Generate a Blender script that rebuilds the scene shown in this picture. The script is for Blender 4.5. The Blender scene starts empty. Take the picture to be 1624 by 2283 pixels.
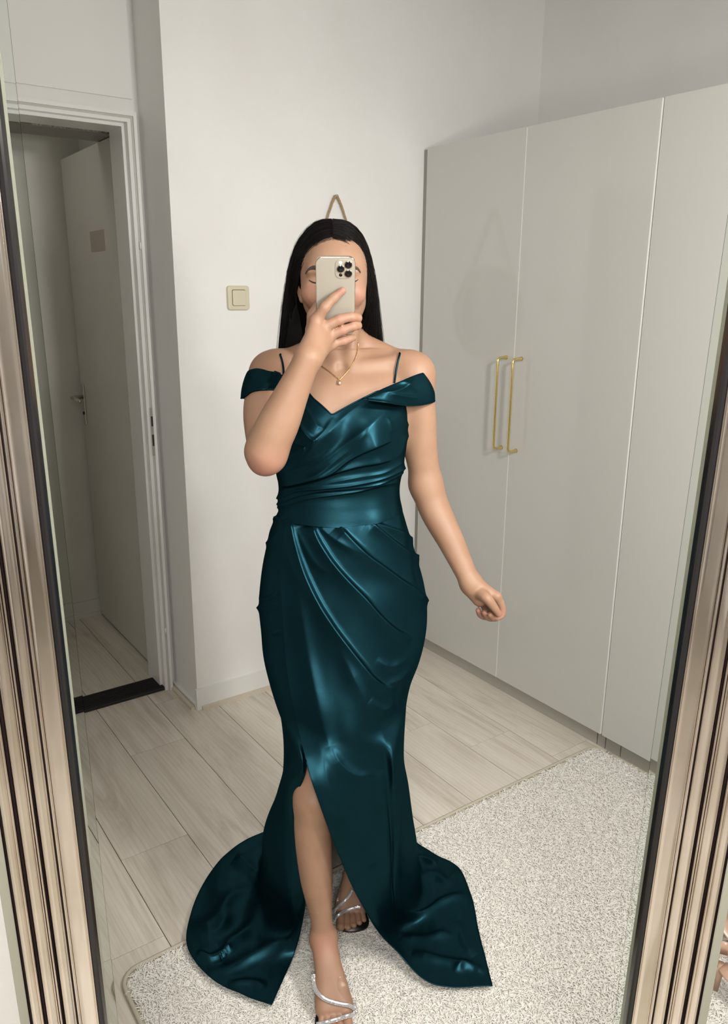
import bpy, bmesh, math, random
import numpy as np
from mathutils import Vector, Matrix
random.seed(7); rng = np.random.default_rng(7)
C = bpy.context.scene.collection
# ---------------------------------------------------------------- camera
W_, H_, F_, CX, CY, CAMZ = 1624, 2283, 1760.0, 812.0, 1141.5, 1.5
_down = np.array([767-CX, 7434-CY, F_]); _down /= np.linalg.norm(_down)
_y = np.array([0, 0, 1.]) - _down*_down[2]; _y /= np.linalg.norm(_y)
_z = -_down; _x = np.cross(_y, _z)
RC = np.array([_x, _y, _z])                       # camera (x right, y down, z forward) -> world
cam_d = bpy.data.cameras.new('camera'); cam = bpy.data.objects.new('camera', cam_d); C.objects.link(cam)
m3 = np.stack([RC[:, 0], -RC[:, 1], -RC[:, 2]], 1)
cam.matrix_world = Matrix.Translation((0, 0, CAMZ)) @ Matrix([list(r) for r in m3]).to_4x4()
cam_d.sensor_fit = 'VERTICAL'; cam_d.sensor_height = 24.0; cam_d.lens = F_/H_*24.0
cam_d.clip_start = 0.02
bpy.context.scene.camera = cam
# ---------------------------------------------------------------- world, lights, exposure
sc = bpy.context.scene
sc.view_settings.view_transform = 'Standard'; sc.view_settings.look = 'None'
sc.view_settings.exposure = 0.22; sc.view_settings.gamma = 1.0; sc.view_settings.use_curve_mapping = False
wd = bpy.data.worlds.new('world'); sc.world = wd; wd.use_nodes = True
wd.node_tree.nodes['Background'].inputs[0].default_value = (0.9, 0.88, 0.84, 1)
wd.node_tree.nodes['Background'].inputs[1].default_value = 0.3
_c, _s = math.cos(math.radians(35.3)), math.sin(math.radians(35.3))
def V_(u, w, z): return (u*_c-w*_s, u*_s+w*_c, z)
def area(name, loc, tgt, size, power, col=(1, .96, .9), shape='DISK'):
    d = bpy.data.lights.new(name, 'AREA'); d.shape = shape; d.size = size; d.energy = power; d.color = col
    o = bpy.data.objects.new(name, d); C.objects.link(o); o.location = loc
    o.rotation_euler = (Vector(tgt)-Vector(loc)).to_track_quat('-Z', 'Y').to_euler()
    return o
area('key_lamp', (0.90, 0.40, 1.58), (0.0, 1.9, 1.1), 0.2, 9, (1, .98, .945))
area('high_key_lamp', (0.82, 0.78, 1.92), (-0.1, 1.9, 1.1), 0.2, 15, (1, .98, .945))
area('ceiling_lamp', (0.1, 0.35, 2.6), (0.0, 1.5, 0.6), 0.9, 17, (1, .975, .94))  # unseen overhead fill, added to lift the whole room
area('hall_lamp', V_(0.5, 3.2, 2.3), V_(.6, 3.25, 0), 0.3, 0.7, (1, .98, .93))  # unseen fill added to brighten the dim hall
area('near_room_lamp', (0.0, -0.7, 1.95), (0.0, 1.6, 0.9), 0.7, 30, (1, .975, .94))  # added frontal fill on the camera side, shining through the mirror opening

# ---------------------------------------------------------------- helpers
def ray(px, py):
    return RC @ np.array([(px-CX)/F_, (py-CY)/F_, 1.])
def P(px, py, Y):                                  # photo point at world depth Y
    d = ray(px, py); t = Y/d[1]
    return np.array([d[0]*t, Y, CAMZ+d[2]*t])
def PZ(px, py, z=0.0):                             # photo point at height z
    d = ray(px, py); t = (z-CAMZ)/d[2]
    return np.array([d[0]*t, d[1]*t, z])
def proj(p):
    c = (np.asarray(p)-np.array([0, 0, CAMZ])) @ RC
    return np.stack([c[..., 0]/c[..., 2]*F_+CX, c[..., 1]/c[..., 2]*F_+CY], -1)
ANG = math.radians(35.3)
cA, sA = math.cos(ANG), math.sin(ANG)
def V(u, w, z): return (u*cA - w*sA, u*sA + w*cA, z)   # room axes (u right along back wall, w away)

def link(name, me, mat=None, parent=None, smooth=False):
    o = bpy.data.objects.new(name, me); C.objects.link(o)
    if mat and not me.materials: me.materials.append(mat)
    if smooth:
        me.polygons.foreach_set('use_smooth', [True]*len(me.polygons))
    if parent: setp(o, parent)
    return o
def world_loc(o):
    l = Vector(o.location)
    if o.parent: l = o.parent_loc if False else l + world_loc(o.parent)
    return l
def setp(o, parent):
    # every root / part here is only translated, so subtracting the parent's place keeps o where it is
    l = Vector(o.location); o.parent = parent; o.location = l - world_loc(parent)
    return o
def mesh(name, verts, faces, mat, parent=None, smooth=False, center=False):
    verts = np.asarray(verts, float).reshape(-1, 3)
    me = bpy.data.meshes.new(name)
    off = np.zeros(3)
    if center:
        off = np.array([(verts[:, 0].min()+verts[:, 0].max())/2, (verts[:, 1].min()+verts[:, 1].max())/2, verts[:, 2].min()])
    me.from_pydata((verts-off).tolist(), [], [list(map(int, f)) for f in faces]); me.update()
    o = link(name, me, mat, None, smooth); o.location = off.tolist()
    if parent: setp(o, parent)
    return o
def empty(name, loc, label=None, cat=None, group=None):
    o = bpy.data.objects.new(name, None); C.objects.link(o); o.location = [float(c) for c in loc]
    o.empty_display_size = .05
    tag(o, label, cat, group); return o
def tag(o, label=None, cat=None, group=None, kind=None):
    if label: o['label'] = label
    if cat: o['category'] = cat
    if group: o['group'] = group
    if kind: o['kind'] = kind
    return o
BF = [(0, 3, 2, 1), (4, 5, 6, 7), (0, 1, 5, 4), (1, 2, 6, 5), (2, 3, 7, 6), (3, 0, 4, 7)]
def boxv(u0, u1, w0, w1, z0, z1):
    return [V(u0, w0, z0), V(u1, w0, z0), V(u1, w1, z0), V(u0, w1, z0), V(u0, w0, z1), V(u1, w0, z1), V(u1, w1, z1), V(u0, w1, z1)]
def box(name, b, mat, parent=None, bev=0.0, seg=2):
    o = mesh(name, boxv(*b), BF, mat, None, center=True)
    if bev:
        bm = bmesh.new(); bm.from_mesh(o.data)
        bmesh.ops.bevel(bm, geom=bm.edges[:], offset=bev, segments=seg, profile=.5, affect='EDGES')
        bm.to_mesh(o.data); bm.free()
    if parent: setp(o, parent)
    return o
def boxes(name, bs, mat, parent=None):
    vs, fs = [], []
    for b in bs:
        k = len(vs); vs += boxv(*b); fs += [tuple(i+k for i in f) for f in BF]
    return mesh(name, vs, fs, mat, parent, center=True)
def tube(pts, r, n=8, closed=False, cap=True, up=None):
    pts = np.asarray(pts, float); N = len(pts)
    r = np.broadcast_to(np.asarray(r, float), (N,))
    T = np.zeros_like(pts)
    if closed: T = np.roll(pts, -1, 0)-np.roll(pts, 1, 0)
    else:
        T[1:-1] = pts[2:]-pts[:-2]; T[0] = pts[1]-pts[0]; T[-1] = pts[-1]-pts[-2]
    T /= np.linalg.norm(T, axis=1)[:, None]+1e-12
    a = np.array([0, 0, 1.]) if abs(T[0][2]) < .9 else np.array([1., 0, 0])
    nrm = a-T[0]*a.dot(T[0]); nrm /= np.linalg.norm(nrm)
    vs = []
    for i in range(N):
        nrm = nrm-T[i]*nrm.dot(T[i]); nrm /= np.linalg.norm(nrm); b = np.cross(T[i], nrm)
        for k in range(n):
            t = 2*math.pi*k/n; vs.append(pts[i]+r[i]*(math.cos(t)*nrm+math.sin(t)*b))
    fs = []
    for i in range(N if closed else N-1):
        j = (i+1) % N
        for k in range(n):
            l = (k+1) % n; fs.append((i*n+k, i*n+l, j*n+l, j*n+k))
    if cap and not closed:
        fs.append(tuple(range(n))[::-1]); fs.append(tuple((N-1)*n+k for k in range(n)))
    return vs, fs
def cr(pts, n):                                     # Catmull-Rom through points (N x d), n samples, chord parametrised
    pts = np.asarray(pts, float)
    d = np.linalg.norm(np.diff(pts, axis=0), axis=1); t = np.r_[0, np.cumsum(np.maximum(d, 1e-9)**.5)]
    return crt(t, pts, np.linspace(0, t[-1], n))
def crt(t, pts, x):
    t = np.asarray(t, float); pts = np.asarray(pts, float); x = np.asarray(x, float)
    sh = pts.shape; p = pts.reshape(len(t), -1)
    dv = np.zeros_like(p); h = np.diff(t); s = np.diff(p, axis=0)/h[:, None]
    if len(t) > 2:
        dv[1:-1] = (s[:-1]*h[1:, None]+s[1:]*h[:-1, None])/(h[1:]+h[:-1])[:, None]
    dv[0] = s[0]; dv[-1] = s[-1]
    i = np.clip(np.searchsorted(t, x, side='right')-1, 0, len(t)-2)
    u = ((x-t[i])/h[i])[:, None]; hh = h[i][:, None]
    r = (2*u**3-3*u**2+1)*p[i]+(u**3-2*u**2+u)*hh*dv[i]+(-2*u**3+3*u**2)*p[i+1]+(u**3-u**2)*hh*dv[i+1]
    return r.reshape((len(x),)+sh[1:])
def grid_faces(a, b, closed=False, off=0):
    i, j = np.meshgrid(np.arange(a-1), np.arange(b if closed else b-1), indexing='ij')
    j2 = (j+1) % b
    return (np.stack([i*b+j, i*b+j2, (i+1)*b+j2, (i+1)*b+j], -1).reshape(-1, 4)+off)
def npmesh(name, verts, faces, mat, parent=None, smooth=True):
    verts = np.asarray(verts, np.float32).reshape(-1, 3); faces = np.asarray(faces, np.int32)
    me = bpy.data.meshes.new(name); k = faces.shape[1]
    me.vertices.add(len(verts)); me.vertices.foreach_set('co', verts.ravel())
    me.loops.add(faces.size); me.loops.foreach_set('vertex_index', faces.ravel())
    me.polygons.add(len(faces)); me.polygons.foreach_set('loop_start', np.arange(0, faces.size, k, dtype=np.int32))
    me.update(calc_edges=True); me.validate()
    if smooth: me.polygons.foreach_set('use_smooth', np.ones(len(me.polygons), bool))
    o = link(name, me, mat)
    if parent: setp(o, parent)
    return o

# ---------------------------------------------------------------- materials
class N:
    def __init__(s, name, rough=.5, base=(.8, .8, .8), metal=0., **kw):
        s.m = bpy.data.materials.new(name); s.m.use_nodes = True; s.t = s.m.node_tree
        s.b = s.t.nodes['Principled BSDF']
        s.b.inputs['Base Color'].default_value = (*base, 1); s.b.inputs['Roughness'].default_value = rough
        s.b.inputs['Metallic'].default_value = metal
        for k, v in kw.items(): s.b.inputs[k.replace('_', ' ')].default_value = v
    def n(s, typ, **kw):
        nd = s.t.nodes.new(typ)
        for k, v in kw.items():
            if k.startswith('i_'): nd.inputs[k[2:].replace('_', ' ')].default_value = v
            else: setattr(nd, k, v)
        return nd
    def l(s, a, b): s.t.links.new(a, b)
    def noise(s, scale, detail=3, vec=None, rough=.5, dist=0.):
        nd = s.n('ShaderNodeTexNoise'); nd.inputs['Scale'].default_value = scale; nd.inputs['Detail'].default_value = detail
        nd.inputs['Roughness'].default_value = rough; nd.inputs['Distortion'].default_value = dist
        if vec is None:
            g = s.n('ShaderNodeNewGeometry'); vec = g.outputs['Position']
        s.l(vec, nd.inputs['Vector']); return nd
    def ramp(s, fac, stops):
        r = s.n('ShaderNodeValToRGB'); e = r.color_ramp.elements
        while len(e) < len(stops): e.new(.5)
        for el, (p, c) in zip(e, stops): el.position = p; el.color = (*c, 1) if len(c) == 3 else c
        s.l(fac, r.inputs[0]); return r
    def col(s, out): s.l(out, s.b.inputs['Base Color'])
    def bump(s, h, strength=.2, dist=.001, prev=None):
        b = s.n('ShaderNodeBump'); b.inputs['Strength'].default_value = strength; b.inputs['Distance'].default_value = dist
        s.l(h, b.inputs['Height'])
        if prev: s.l(prev.outputs[0], b.inputs['Normal'])
        s.l(b.outputs[0], s.b.inputs['Normal']); return b
def plaster(name, c1, c2, rough=.55, bump=.25):
    m = N(name, rough); nz = m.noise(3.5, 4); r = m.ramp(nz.outputs[0], [(.3, c1), (.7, c2)]); m.col(r.outputs[0])
    n2 = m.noise(140, 4); m.bump(n2.outputs[0], bump, .0012); return m.m
M = {}
M['wall'] = plaster('white_wall_paint', (.80, .785, .765), (.84, .83, .81))
M['wall_grey'] = plaster('off_white_wall_paint', (.73, .72, .685), (.77, .76, .73), .35)
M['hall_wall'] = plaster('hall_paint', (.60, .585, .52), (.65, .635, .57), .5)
M['ceiling'] = plaster('ceiling_paint', (.78, .77, .75), (.82, .81, .79))
M['trim'] = N('gloss_trim_paint', .22, (.78, .775, .75)).m
M['trim_beige'] = N('beige_quadrant_trim', .4, (.62, .55, .45)).m
M['black'] = N('black_rubber', .55, (.012, .012, .013)).m
def gloss_door():
    m = N('gloss_lacquer', .07, (.555, .55, .515)); m.b.inputs['Coat Weight'].default_value = .0
    m.b.inputs['Specular IOR Level'].default_value = .5
    nz = m.noise(260, 2); m.bump(nz.outputs[0], .02, .0004); return m.m
M['lacquer'] = gloss_door()
M['carcass'] = N('wardrobe_carcass_foil', .4, (.33, .32, .28)).m
M['edge'] = N('door_edge_band', .15, (.86, .85, .82)).m
M['plinth'] = N('wardrobe_plinth_foil', .35, (.43, .415, .365)).m
M['brass'] = N('polished_brass', .16, (.83, .66, .27), 1.).m
M['steel'] = N('brushed_steel', .25, (.62, .60, .55), 1.).m
M['switch'] = N('cream_switch_plastic', .32, (.64, .585, .44)).m
def wood():
    m = N('bleached_oak_laminate', .42)
    g = m.n('ShaderNodeNewGeometry'); oi = m.n('ShaderNodeObjectInfo')
    rot = m.n('ShaderNodeMapping', vector_type='POINT'); rot.inputs['Rotation'].default_value = (0, 0, -ANG)
    m.l(g.outputs['Position'], rot.inputs['Vector'])
    mul = m.n('ShaderNodeMath', operation='MULTIPLY'); m.l(oi.outputs['Random'], mul.inputs[0]); mul.inputs[1].default_value = 37.
    comb = m.n('ShaderNodeCombineXYZ'); m.l(mul.outputs[0], comb.inputs[0]); m.l(mul.outputs[0], comb.inputs[1])
    add = m.n('ShaderNodeVectorMath', operation='ADD'); m.l(rot.outputs[0], add.inputs[0]); m.l(comb.outputs[0], add.inputs[1])
    def sc_(v, s):
        q = m.n('ShaderNodeVectorMath', operation='MULTIPLY'); q.inputs[1].default_value = s; m.l(v, q.inputs[0]); return q.outputs[0]
    a = m.noise(1, 6, sc_(add.outputs[0], (11, 1.3, 1)), .62, 2.2)
    b = m.noise(1, 4, sc_(add.outputs[0], (160, 5, 1)), .6, .4)
    c = m.noise(1, 2, sc_(add.outputs[0], (4, 1.1, 1)), .5)
    w = m.n('ShaderNodeTexWave', wave_type='RINGS', rings_direction='SPHERICAL'); w.inputs['Scale'].default_value = 7; w.inputs['Distortion'].default_value = 3.2
    w.inputs['Detail'].default_value = 2; w.inputs['Detail Scale'].default_value = 1.2
    m.l(sc_(add.outputs[0], (3.2, .45, 1)), w.inputs['Vector'])
    r1 = m.ramp(a.outputs[0], [(.28, (.55, .495, .42)), (.5, (.70, .65, .57)), (.74, (.78, .735, .665))])
    r2 = m.ramp(b.outputs[0], [(.3, (.80, .78, .76)), (.6, (1, 1, 1))])
    mx = m.n('ShaderNodeMix', data_type='RGBA', blend_type='MULTIPLY'); mx.inputs[0].default_value = .35
    m.l(r1.outputs[0], mx.inputs[6]); m.l(r2.outputs[0], mx.inputs[7])
    r3 = m.ramp(w.outputs[0], [(.0, (.86, .85, .83)), (.35, (1, 1, 1))])
    mx2 = m.n('ShaderNodeMix', data_type='RGBA', blend_type='MULTIPLY'); mx2.inputs[0].default_value = .45
    m.l(mx.outputs[2], mx2.inputs[6]); m.l(r3.outputs[0], mx2.inputs[7])
    # knots
    vo = m.n('ShaderNodeTexVoronoi', feature='F1'); vo.inputs['Scale'].default_value = 1.0; vo.inputs['Randomness'].default_value = 1
    m.l(sc_(add.outputs[0], (5.2, 1.6, 1)), vo.inputs['Vector'])
    nn = m.noise(1, 4, sc_(add.outputs[0], (60, 22, 1)), .6); 
    ad = m.n('ShaderNodeMath', operation='MULTIPLY_ADD'); m.l(nn.outputs[0], ad.inputs[0]); ad.inputs[1].default_value = .09; m.l(vo.outputs['Distance'], ad.inputs[2])
    r4 = m.ramp(ad.outputs[0], [(.075, (.60, .56, .52)), (.12, (.86, .84, .82)), (.2, (1, 1, 1))])
    mx3 = m.n('ShaderNodeMix', data_type='RGBA', blend_type='MULTIPLY'); mx3.inputs[0].default_value = .8
    m.l(mx2.outputs[2], mx3.inputs[6]); m.l(r4.outputs[0], mx3.inputs[7])
    r5 = m.ramp(c.outputs[0], [(.3, (.90, .885, .87)), (.7, (1.04, 1.03, 1.02))])
    mx4 = m.n('ShaderNodeMix', data_type='RGBA', blend_type='MULTIPLY'); mx4.inputs[0].default_value = 1
    m.l(mx3.outputs[2], mx4.inputs[6]); m.l(r5.outputs[0], mx4.inputs[7])
    m.col(mx4.outputs[2]); m.bump(b.outputs[0], .15, .0005); return m.m
M['wood'] = wood()
M['subfloor'] = N('dark_joint', .8, (.14, .115, .09)).m

# ================================================================ SETTING
st = 'structure'
fl = tag(box('floor', (-2.0, 2.9, -2.2, 4.0, -.05, -.006), M['subfloor']), kind=st)
joint = {0: 2.338, 5: 1.733, 6: 1.535, 4: 1.931, 3: 2.15, 2: 1.62, 1: 2.62, -1: 1.86}
PW, PL, G = .1935, 1.285, .0011
for k in range(-13, 10):
    u0 = .707+PW*k
    j0 = joint.get(k, 1.2+((k*0.47) % 1.285))
    n = -4
    while j0+PL*n < 3.75:
        w0, w1 = j0+PL*n, j0+PL*(n+1); n += 1
        w0c, w1c = max(w0, -2.15), min(w1, 3.75)
        if w1c-w0c < .03 or u0 < -1.95: continue
        if u0+PW < -.5 and w0 > 2.7: continue
        u1 = min(u0+PW, 2.86)
        v = boxv(u0+G, u1-G, w0c+G*.7, w1c-G*.7, -.006, 0)
        mesh('plank', v, BF, M['wood'], fl, center=True)
WH = 2.66
tag(box('ceiling', (-2.0, 2.75, -2.2, 2.85, WH, WH+.08), M['ceiling']), kind=st)
tag(box('wall_back', (1.02, 2.75, 2.5, 2.85, 0, WH), M['wall']), kind=st)
# left of the column the wall steps back, with the doorway in it
tag(boxes('wall_door', [(-2.0, .085, 2.725, 2.83, 0, WH), (.085, 1.02, 2.725, 2.83, 2.045, WH), (1.0, 1.02, 2.725, 2.83, 0, 2.045)], M['wall_grey']), kind=st)
tag(boxes('trim_1', [(.0, 1.0, 2.715, 2.725, 2.088, WH)], M['trim']), kind=st)
tag(box('wall_right', (2.633, 2.75, -2.2, 2.5, 0, WH), M['wall']), kind=st)
tag(box('wall_left', (-2.0, -1.9, -2.2, 2.725, 0, WH), M['wall']), kind=st)
tag(box('wall_near', (-1.9, 2.633, -2.2, -2.1, 0, WH), M['wall']), kind=st)
# hall behind the doorway
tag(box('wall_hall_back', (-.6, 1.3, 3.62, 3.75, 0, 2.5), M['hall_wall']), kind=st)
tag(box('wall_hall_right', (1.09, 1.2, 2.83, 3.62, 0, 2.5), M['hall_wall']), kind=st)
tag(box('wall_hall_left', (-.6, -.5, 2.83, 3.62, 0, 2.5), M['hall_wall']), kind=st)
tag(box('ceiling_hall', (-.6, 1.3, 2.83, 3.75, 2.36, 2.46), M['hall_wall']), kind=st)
# skirtings
tag(boxes('baseboard_back', [(1.012, 2.04, 2.488, 2.5, .0, .082), ], M['trim'], None), kind=st)
tag(boxes('baseboard_quadrant', [(1.03, 2.04, 2.474, 2.488, 0, .014), (.994, 1.008, 2.5, 2.72, 0, .012)], M['trim_beige']), kind=st)
tag(boxes('baseboard_column', [(1.010, 1.02, 2.5, 2.72, 0, .02)], M['trim']), kind=st)
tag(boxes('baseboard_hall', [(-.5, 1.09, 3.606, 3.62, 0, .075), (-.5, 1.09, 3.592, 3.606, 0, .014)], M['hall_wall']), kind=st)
# door frame (two-step painted lining)
df = tag(boxes('door_1', [
    (.972, 1.0, 2.700, 2.728, 0, 2.045), (.085, .972, 2.700, 2.728, 2.016, 2.045), (.085, .113, 2.700, 2.728, 0, 2.016)], M['trim']), kind=st)
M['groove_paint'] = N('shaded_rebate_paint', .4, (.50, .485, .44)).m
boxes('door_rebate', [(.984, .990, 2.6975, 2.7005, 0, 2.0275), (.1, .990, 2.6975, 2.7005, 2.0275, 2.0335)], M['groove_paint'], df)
boxes('door_outer_lip', [(.990, 1.0, 2.690, 2.7005, 0, 2.045), (.085, .990, 2.690, 2.7005, 2.0335, 2.045)], M['trim'], df)
boxes('door_jamb', [(.962, .990, 2.728, 2.85, 0, 2.006), (.085, .990, 2.728, 2.85, 2.006, 2.03), (.095, .123, 2.728, 2.85, 0, 2.006)], M['trim'], df)
for z in (1.64, .25):
    vs, fs = tube([V(.987, 2.694, z-.012), V(.987, 2.694, z+.012)], .0035, 8); mesh('hinge_pin', vs, fs, M['trim'], df, True, True)
sp = box('strike_plate', (.982, .991, 2.6925, 2.6975, .93, 1.10), M['steel'], df)
boxes('latch_hole', [(.9835, .9895, 2.6915, 2.6926, 1.035, 1.07), (.9835, .9895, 2.6915, 2.6926, .965, 1.005)], M['black'], df)
# open door leaf standing back against the hall wall
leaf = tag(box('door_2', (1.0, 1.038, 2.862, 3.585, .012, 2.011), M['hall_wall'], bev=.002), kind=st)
def rot_pts(pts): return [V(*p) for p in pts]
b = box('handle_plate', (.992, 1.0, 3.525, 3.556, .925, 1.10), M['steel'], leaf, .002)
vs, fs = tube(rot_pts([(.994, 3.54, 1.045), (.955, 3.54, 1.045), (.945, 3.53, 1.045), (.943, 3.43, 1.045), (.944, 3.41, 1.043)]), [.009, .009, .009, .008, .007], 10)
mesh('door_handle', vs, fs, M['steel'], leaf, True, True)
vs, fs = tube(rot_pts([(1.0, 3.54, .975), (.988, 3.54, .975)]), .007, 10); mesh('key_cylinder', vs, fs, M['black'], leaf, True, True)
M['patch'] = N('faded_patch', .5, (.45, .37, .31)).m
box('mark', (.9985, 1.0, 3.10, 3.27, 1.64, 1.715), M['patch'], leaf)
# bare lintel in the hall with chipped white paint
lint = tag(box('trim_2', (-.5, 1.09, 2.93, 3.10, 2.014, 2.36), N('dark_lintel', .6, (.30, .285, .25)).m), kind=st)
vs, fs = [], []
for i in range(60):
    t = i/59; uu = .735+.245*t+random.uniform(-.002, .002); hh = random.uniform(.003, .010)*(1-.3*abs(t-.4)); k = len(vs)
    z0 = 2.020+random.uniform(-.002, .002)
    vs += boxv(uu-.0025, uu+.003, 2.927, 2.9305, z0-hh/3, z0+hh); fs += [tuple(a+k for a in f) for f in BF]
mesh('paint_chip', vs, fs, M['trim'], lint, center=True)['kind'] = 'stuff'
th = tag(box('door_sill', (.13, .99, 2.705, 2.815, 0, .012), M['black'], bev=.003), kind=st); th.name = 'trim_3'
rb = []
for i in range(8): rb.append((.14, .98, 2.712+i*.0125, 2.717+i*.0125, .0115, .0145))
boxes('anti_slip_rib', rb, M['black'], th)

# ---------------------------------------------------------------- wardrobes
WU = 2.02
def bar_handle(par, w, z0, z1):
    pr = .040; r = .0045; u0 = WU-pr
    pts = [(WU, w, z1)]
    path = [(WU, z1), (WU-pr+.012, z1), (u0+.003, z1-.003), (u0, z1-.012), (u0, z0+.012), (u0+.003, z0+.003), (WU-pr+.012, z0), (WU, z0)]
    pa = cr([V(a, w, b_) for a, b_ in path[:4]], 14); pb = cr([V(a, w, b_) for a, b_ in path[4:]], 14)
    pts = np.r_[pa, pb]; rr = np.full(len(pts), r)
    for i in range(5): f = [1.75, 1.55, 1.25, 1.08, 1.][i]; rr[i] *= f; rr[-1-i] *= f
    vs, fs = tube(pts, rr, 12); return mesh('handle', vs, fs, M['brass'], par, True, True)
def wardrobe(w_far, doors, label, handles, plinth, gap_right):
    w_near = w_far-.5*doors
    root = empty('wardrobe', V(2.3, (w_far+w_near)/2, 0), label, 'wardrobe', 'gloss wardrobes along the wall')
    boxes('carcass', [(2.042, 2.63, w_far-.018, w_far, .066, 2.01), (2.042, 2.63, w_near, w_near+.018, .066, 2.01),
                      (2.042, 2.63, w_near+.018, w_far-.018, 1.992, 2.01), (2.042, 2.63, w_near+.018, w_far-.018, .066, .084),
                      (2.60, 2.63, w_near+.018, w_far-.018, .084, 1.992)], M['carcass'], root)
    boxes('plinth', plinth, M['plinth'], root)
    for i in range(doors):
        a = w_far-.5*i; b_ = a-.5
        g0 = .0015; g1 = gap_right if i == doors-1 else .0015
        d = box('door', (WU, WU+.019, b_+g1, a-g0, .066, 2.012), M['lacquer'], root, .0012, 2)
        box('edge_band', (WU+.0004, WU+.0186, a-g0, a-g0+.0012, .068, 2.010), M['edge'], d)
        box('edge_band', (WU+.0004, WU+.0186, b_+g1-.0012, b_+g1, .068, 2.010), M['edge'], d)
        for hd in handles.get(i, []): bar_handle(d, hd, .962, 1.281)
    return root
wardrobe(2.462, 2, 'pale grey high-gloss double wardrobe with two slim brass bar handles, next to back wall',
         {0: [2.000], 1: [1.928]}, [(2.052, 2.066, 1.50, 2.46, 0, .066), (2.052, 2.066, 1.466, 1.496, 0, .066)], .004)
wardrobe(1.458, 2, 'pale grey high-gloss wardrobe without visible handles, nearest the leaning mirror',
         {}, [(2.052, 2.066, .46, 1.40, 0, .066), (2.052, 2.066, 1.404, 1.462, 0, .066)], .002)
fil = tag(box('filler_panel', (2.036, 2.05, 2.462, 2.5, .0, 2.01), M['carcass']), 'narrow grey filler strip between wardrobe side and white back wall', 'panel')

# ---------------------------------------------------------------- switch
sw = empty('light_switch', V(1.24, 2.5, 1.436), 'square cream light switch with a rounded frame on the white wall', 'light switch')
def rrect_plate(name, u0, u1, z0, z1, w_face, w_back, rad, mat, par, bev=.002, inner=None):
    bm = bmesh.new(); pts = []
    for cx, cz, a0 in ((u1-rad, z1-rad, 0), (u0+rad, z1-rad, 90), (u0+rad, z0+rad, 180), (u1-rad, z0+rad, 270)):
        for k in range(6):
            a = math.radians(a0+18*k); pts.append((cx+rad*math.cos(a), cz+rad*math.sin(a)))
    back = [bm.verts.new(V(a, w_back, c)) for a, c in pts]; front = [bm.verts.new(V(a, w_face, c)) for a, c in pts]
    n = len(pts)
    for i in range(n): bm.faces.new((back[i], back[(i+1) % n], front[(i+1) % n], front[i]))
    ff = bm.faces.new(front)
    bmesh.ops.recalc_face_normals(bm, faces=bm.faces)
    bmesh.ops.bevel(bm, geom=[e for e in ff.edges], offset=bev, segments=4, profile=.5, affect='EDGES')
    me = bpy.data.meshes.new(name); bm.to_mesh(me); bm.free()
    o = link(name, me, mat, par, True); return o
rrect_plate('frame', 1.2, 1.28, 1.436, 1.515, 2.487, 2.5, .010, M['switch'], sw, .004)
rrect_plate('frame_recess', 1.2145, 1.2655, 1.4495, 1.5025, 2.4862, 2.49, .006, N('switch_gap', .6, (.12, .10, .06)).m, sw, .0003)
rrect_plate('rocker', 1.216, 1.2655, 1.4505, 1.5005, 2.4835, 2.49, .0055, M['switch'], sw, .0018)

# ---------------------------------------------------------------- round wall mirror on a rope (behind her head)
rm_c = np.array(V(1.637, 2.5, 1.418))
Uv, Wv, Zv = np.array(V(1, 0, 0)), np.array(V(0, 1, 0)), np.array([0, 0, 1.])
rmr = empty('round_wall_mirror', V(1.637, 2.49, 1.33), 'round mirror hanging by a twisted jute rope on the white wall behind her head', 'mirror')
def disc(name, c, r, w0, w1, mat, par, n=64):
    vs = []
    for d in (w0, w1):
        for k in range(n): t = 2*math.pi*k/n; vs.append(c+Uv*r*math.cos(t)+Zv*r*math.sin(t)+Wv*(d))
    fs = [(k, (k+1) % n, n+(k+1) % n, n+k) for k in range(n)]+[tuple(range(n)), tuple(range(n, 2*n))[::-1]]
    return mesh(name, vs, fs, mat, par)
RMR = .178
disc('glass', rm_c, RMR-.008, -.020, -.004, N('mirror_silvering', .02, (.86, .87, .86), 1.).m, rmr)
ringp = [rm_c+Uv*RMR*math.cos(t)+Zv*RMR*math.sin(t)-Wv*.016 for t in np.linspace(0, 2*math.pi, 73)[:-1]]
vs, fs = tube(ringp, .009, 10, closed=True); mesh('rim', vs, fs, N('light_wood_rim', .5, (.42, .33, .22)).m, rmr, True)
M['jute'] = N('jute_rope', .85, (.36, .25, .14)).m
apex = np.array(V(1.632, 2.488, 1.822))
la, ra = rm_c+np.array([0, 0, .085])-Uv*(RMR-.022)-Wv*.014, rm_c+np.array([0, 0, .085])+Uv*(RMR-.022)-Wv*.014
path = cr([la, la*.5+(apex-[0, 0, .03])*.5+Uv*-.003, apex-Uv*.012-Zv*.014, apex, apex+Uv*.012-Zv*.014, ra*.5+(apex-[0, 0, .03])*.5+Uv*.003, ra], 150)
L = np.r_[0, np.cumsum(np.linalg.norm(np.diff(path, axis=0), axis=1))]
for ph in (0, 2*math.pi/3, 4*math.pi/3):
    a = L/.014*2*math.pi+ph
    tg = np.gradient(path, axis=0); tg /= np.linalg.norm(tg, axis=1)[:, None]
    side = np.cross(tg, Wv)
    pp = path+side*(np.cos(a)*.0026)[:, None]+Wv[None]*(np.sin(a)*.0026)[:, None]
    vs, fs = tube(pp, .0028, 6); mesh('rope_strand', vs, fs, M['jute'], rmr, True)
vs, fs = tube([apex+Wv*.012, apex-Wv*.008], .004, 8); mesh('nail', vs, fs, M['steel'], rmr, True)

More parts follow.
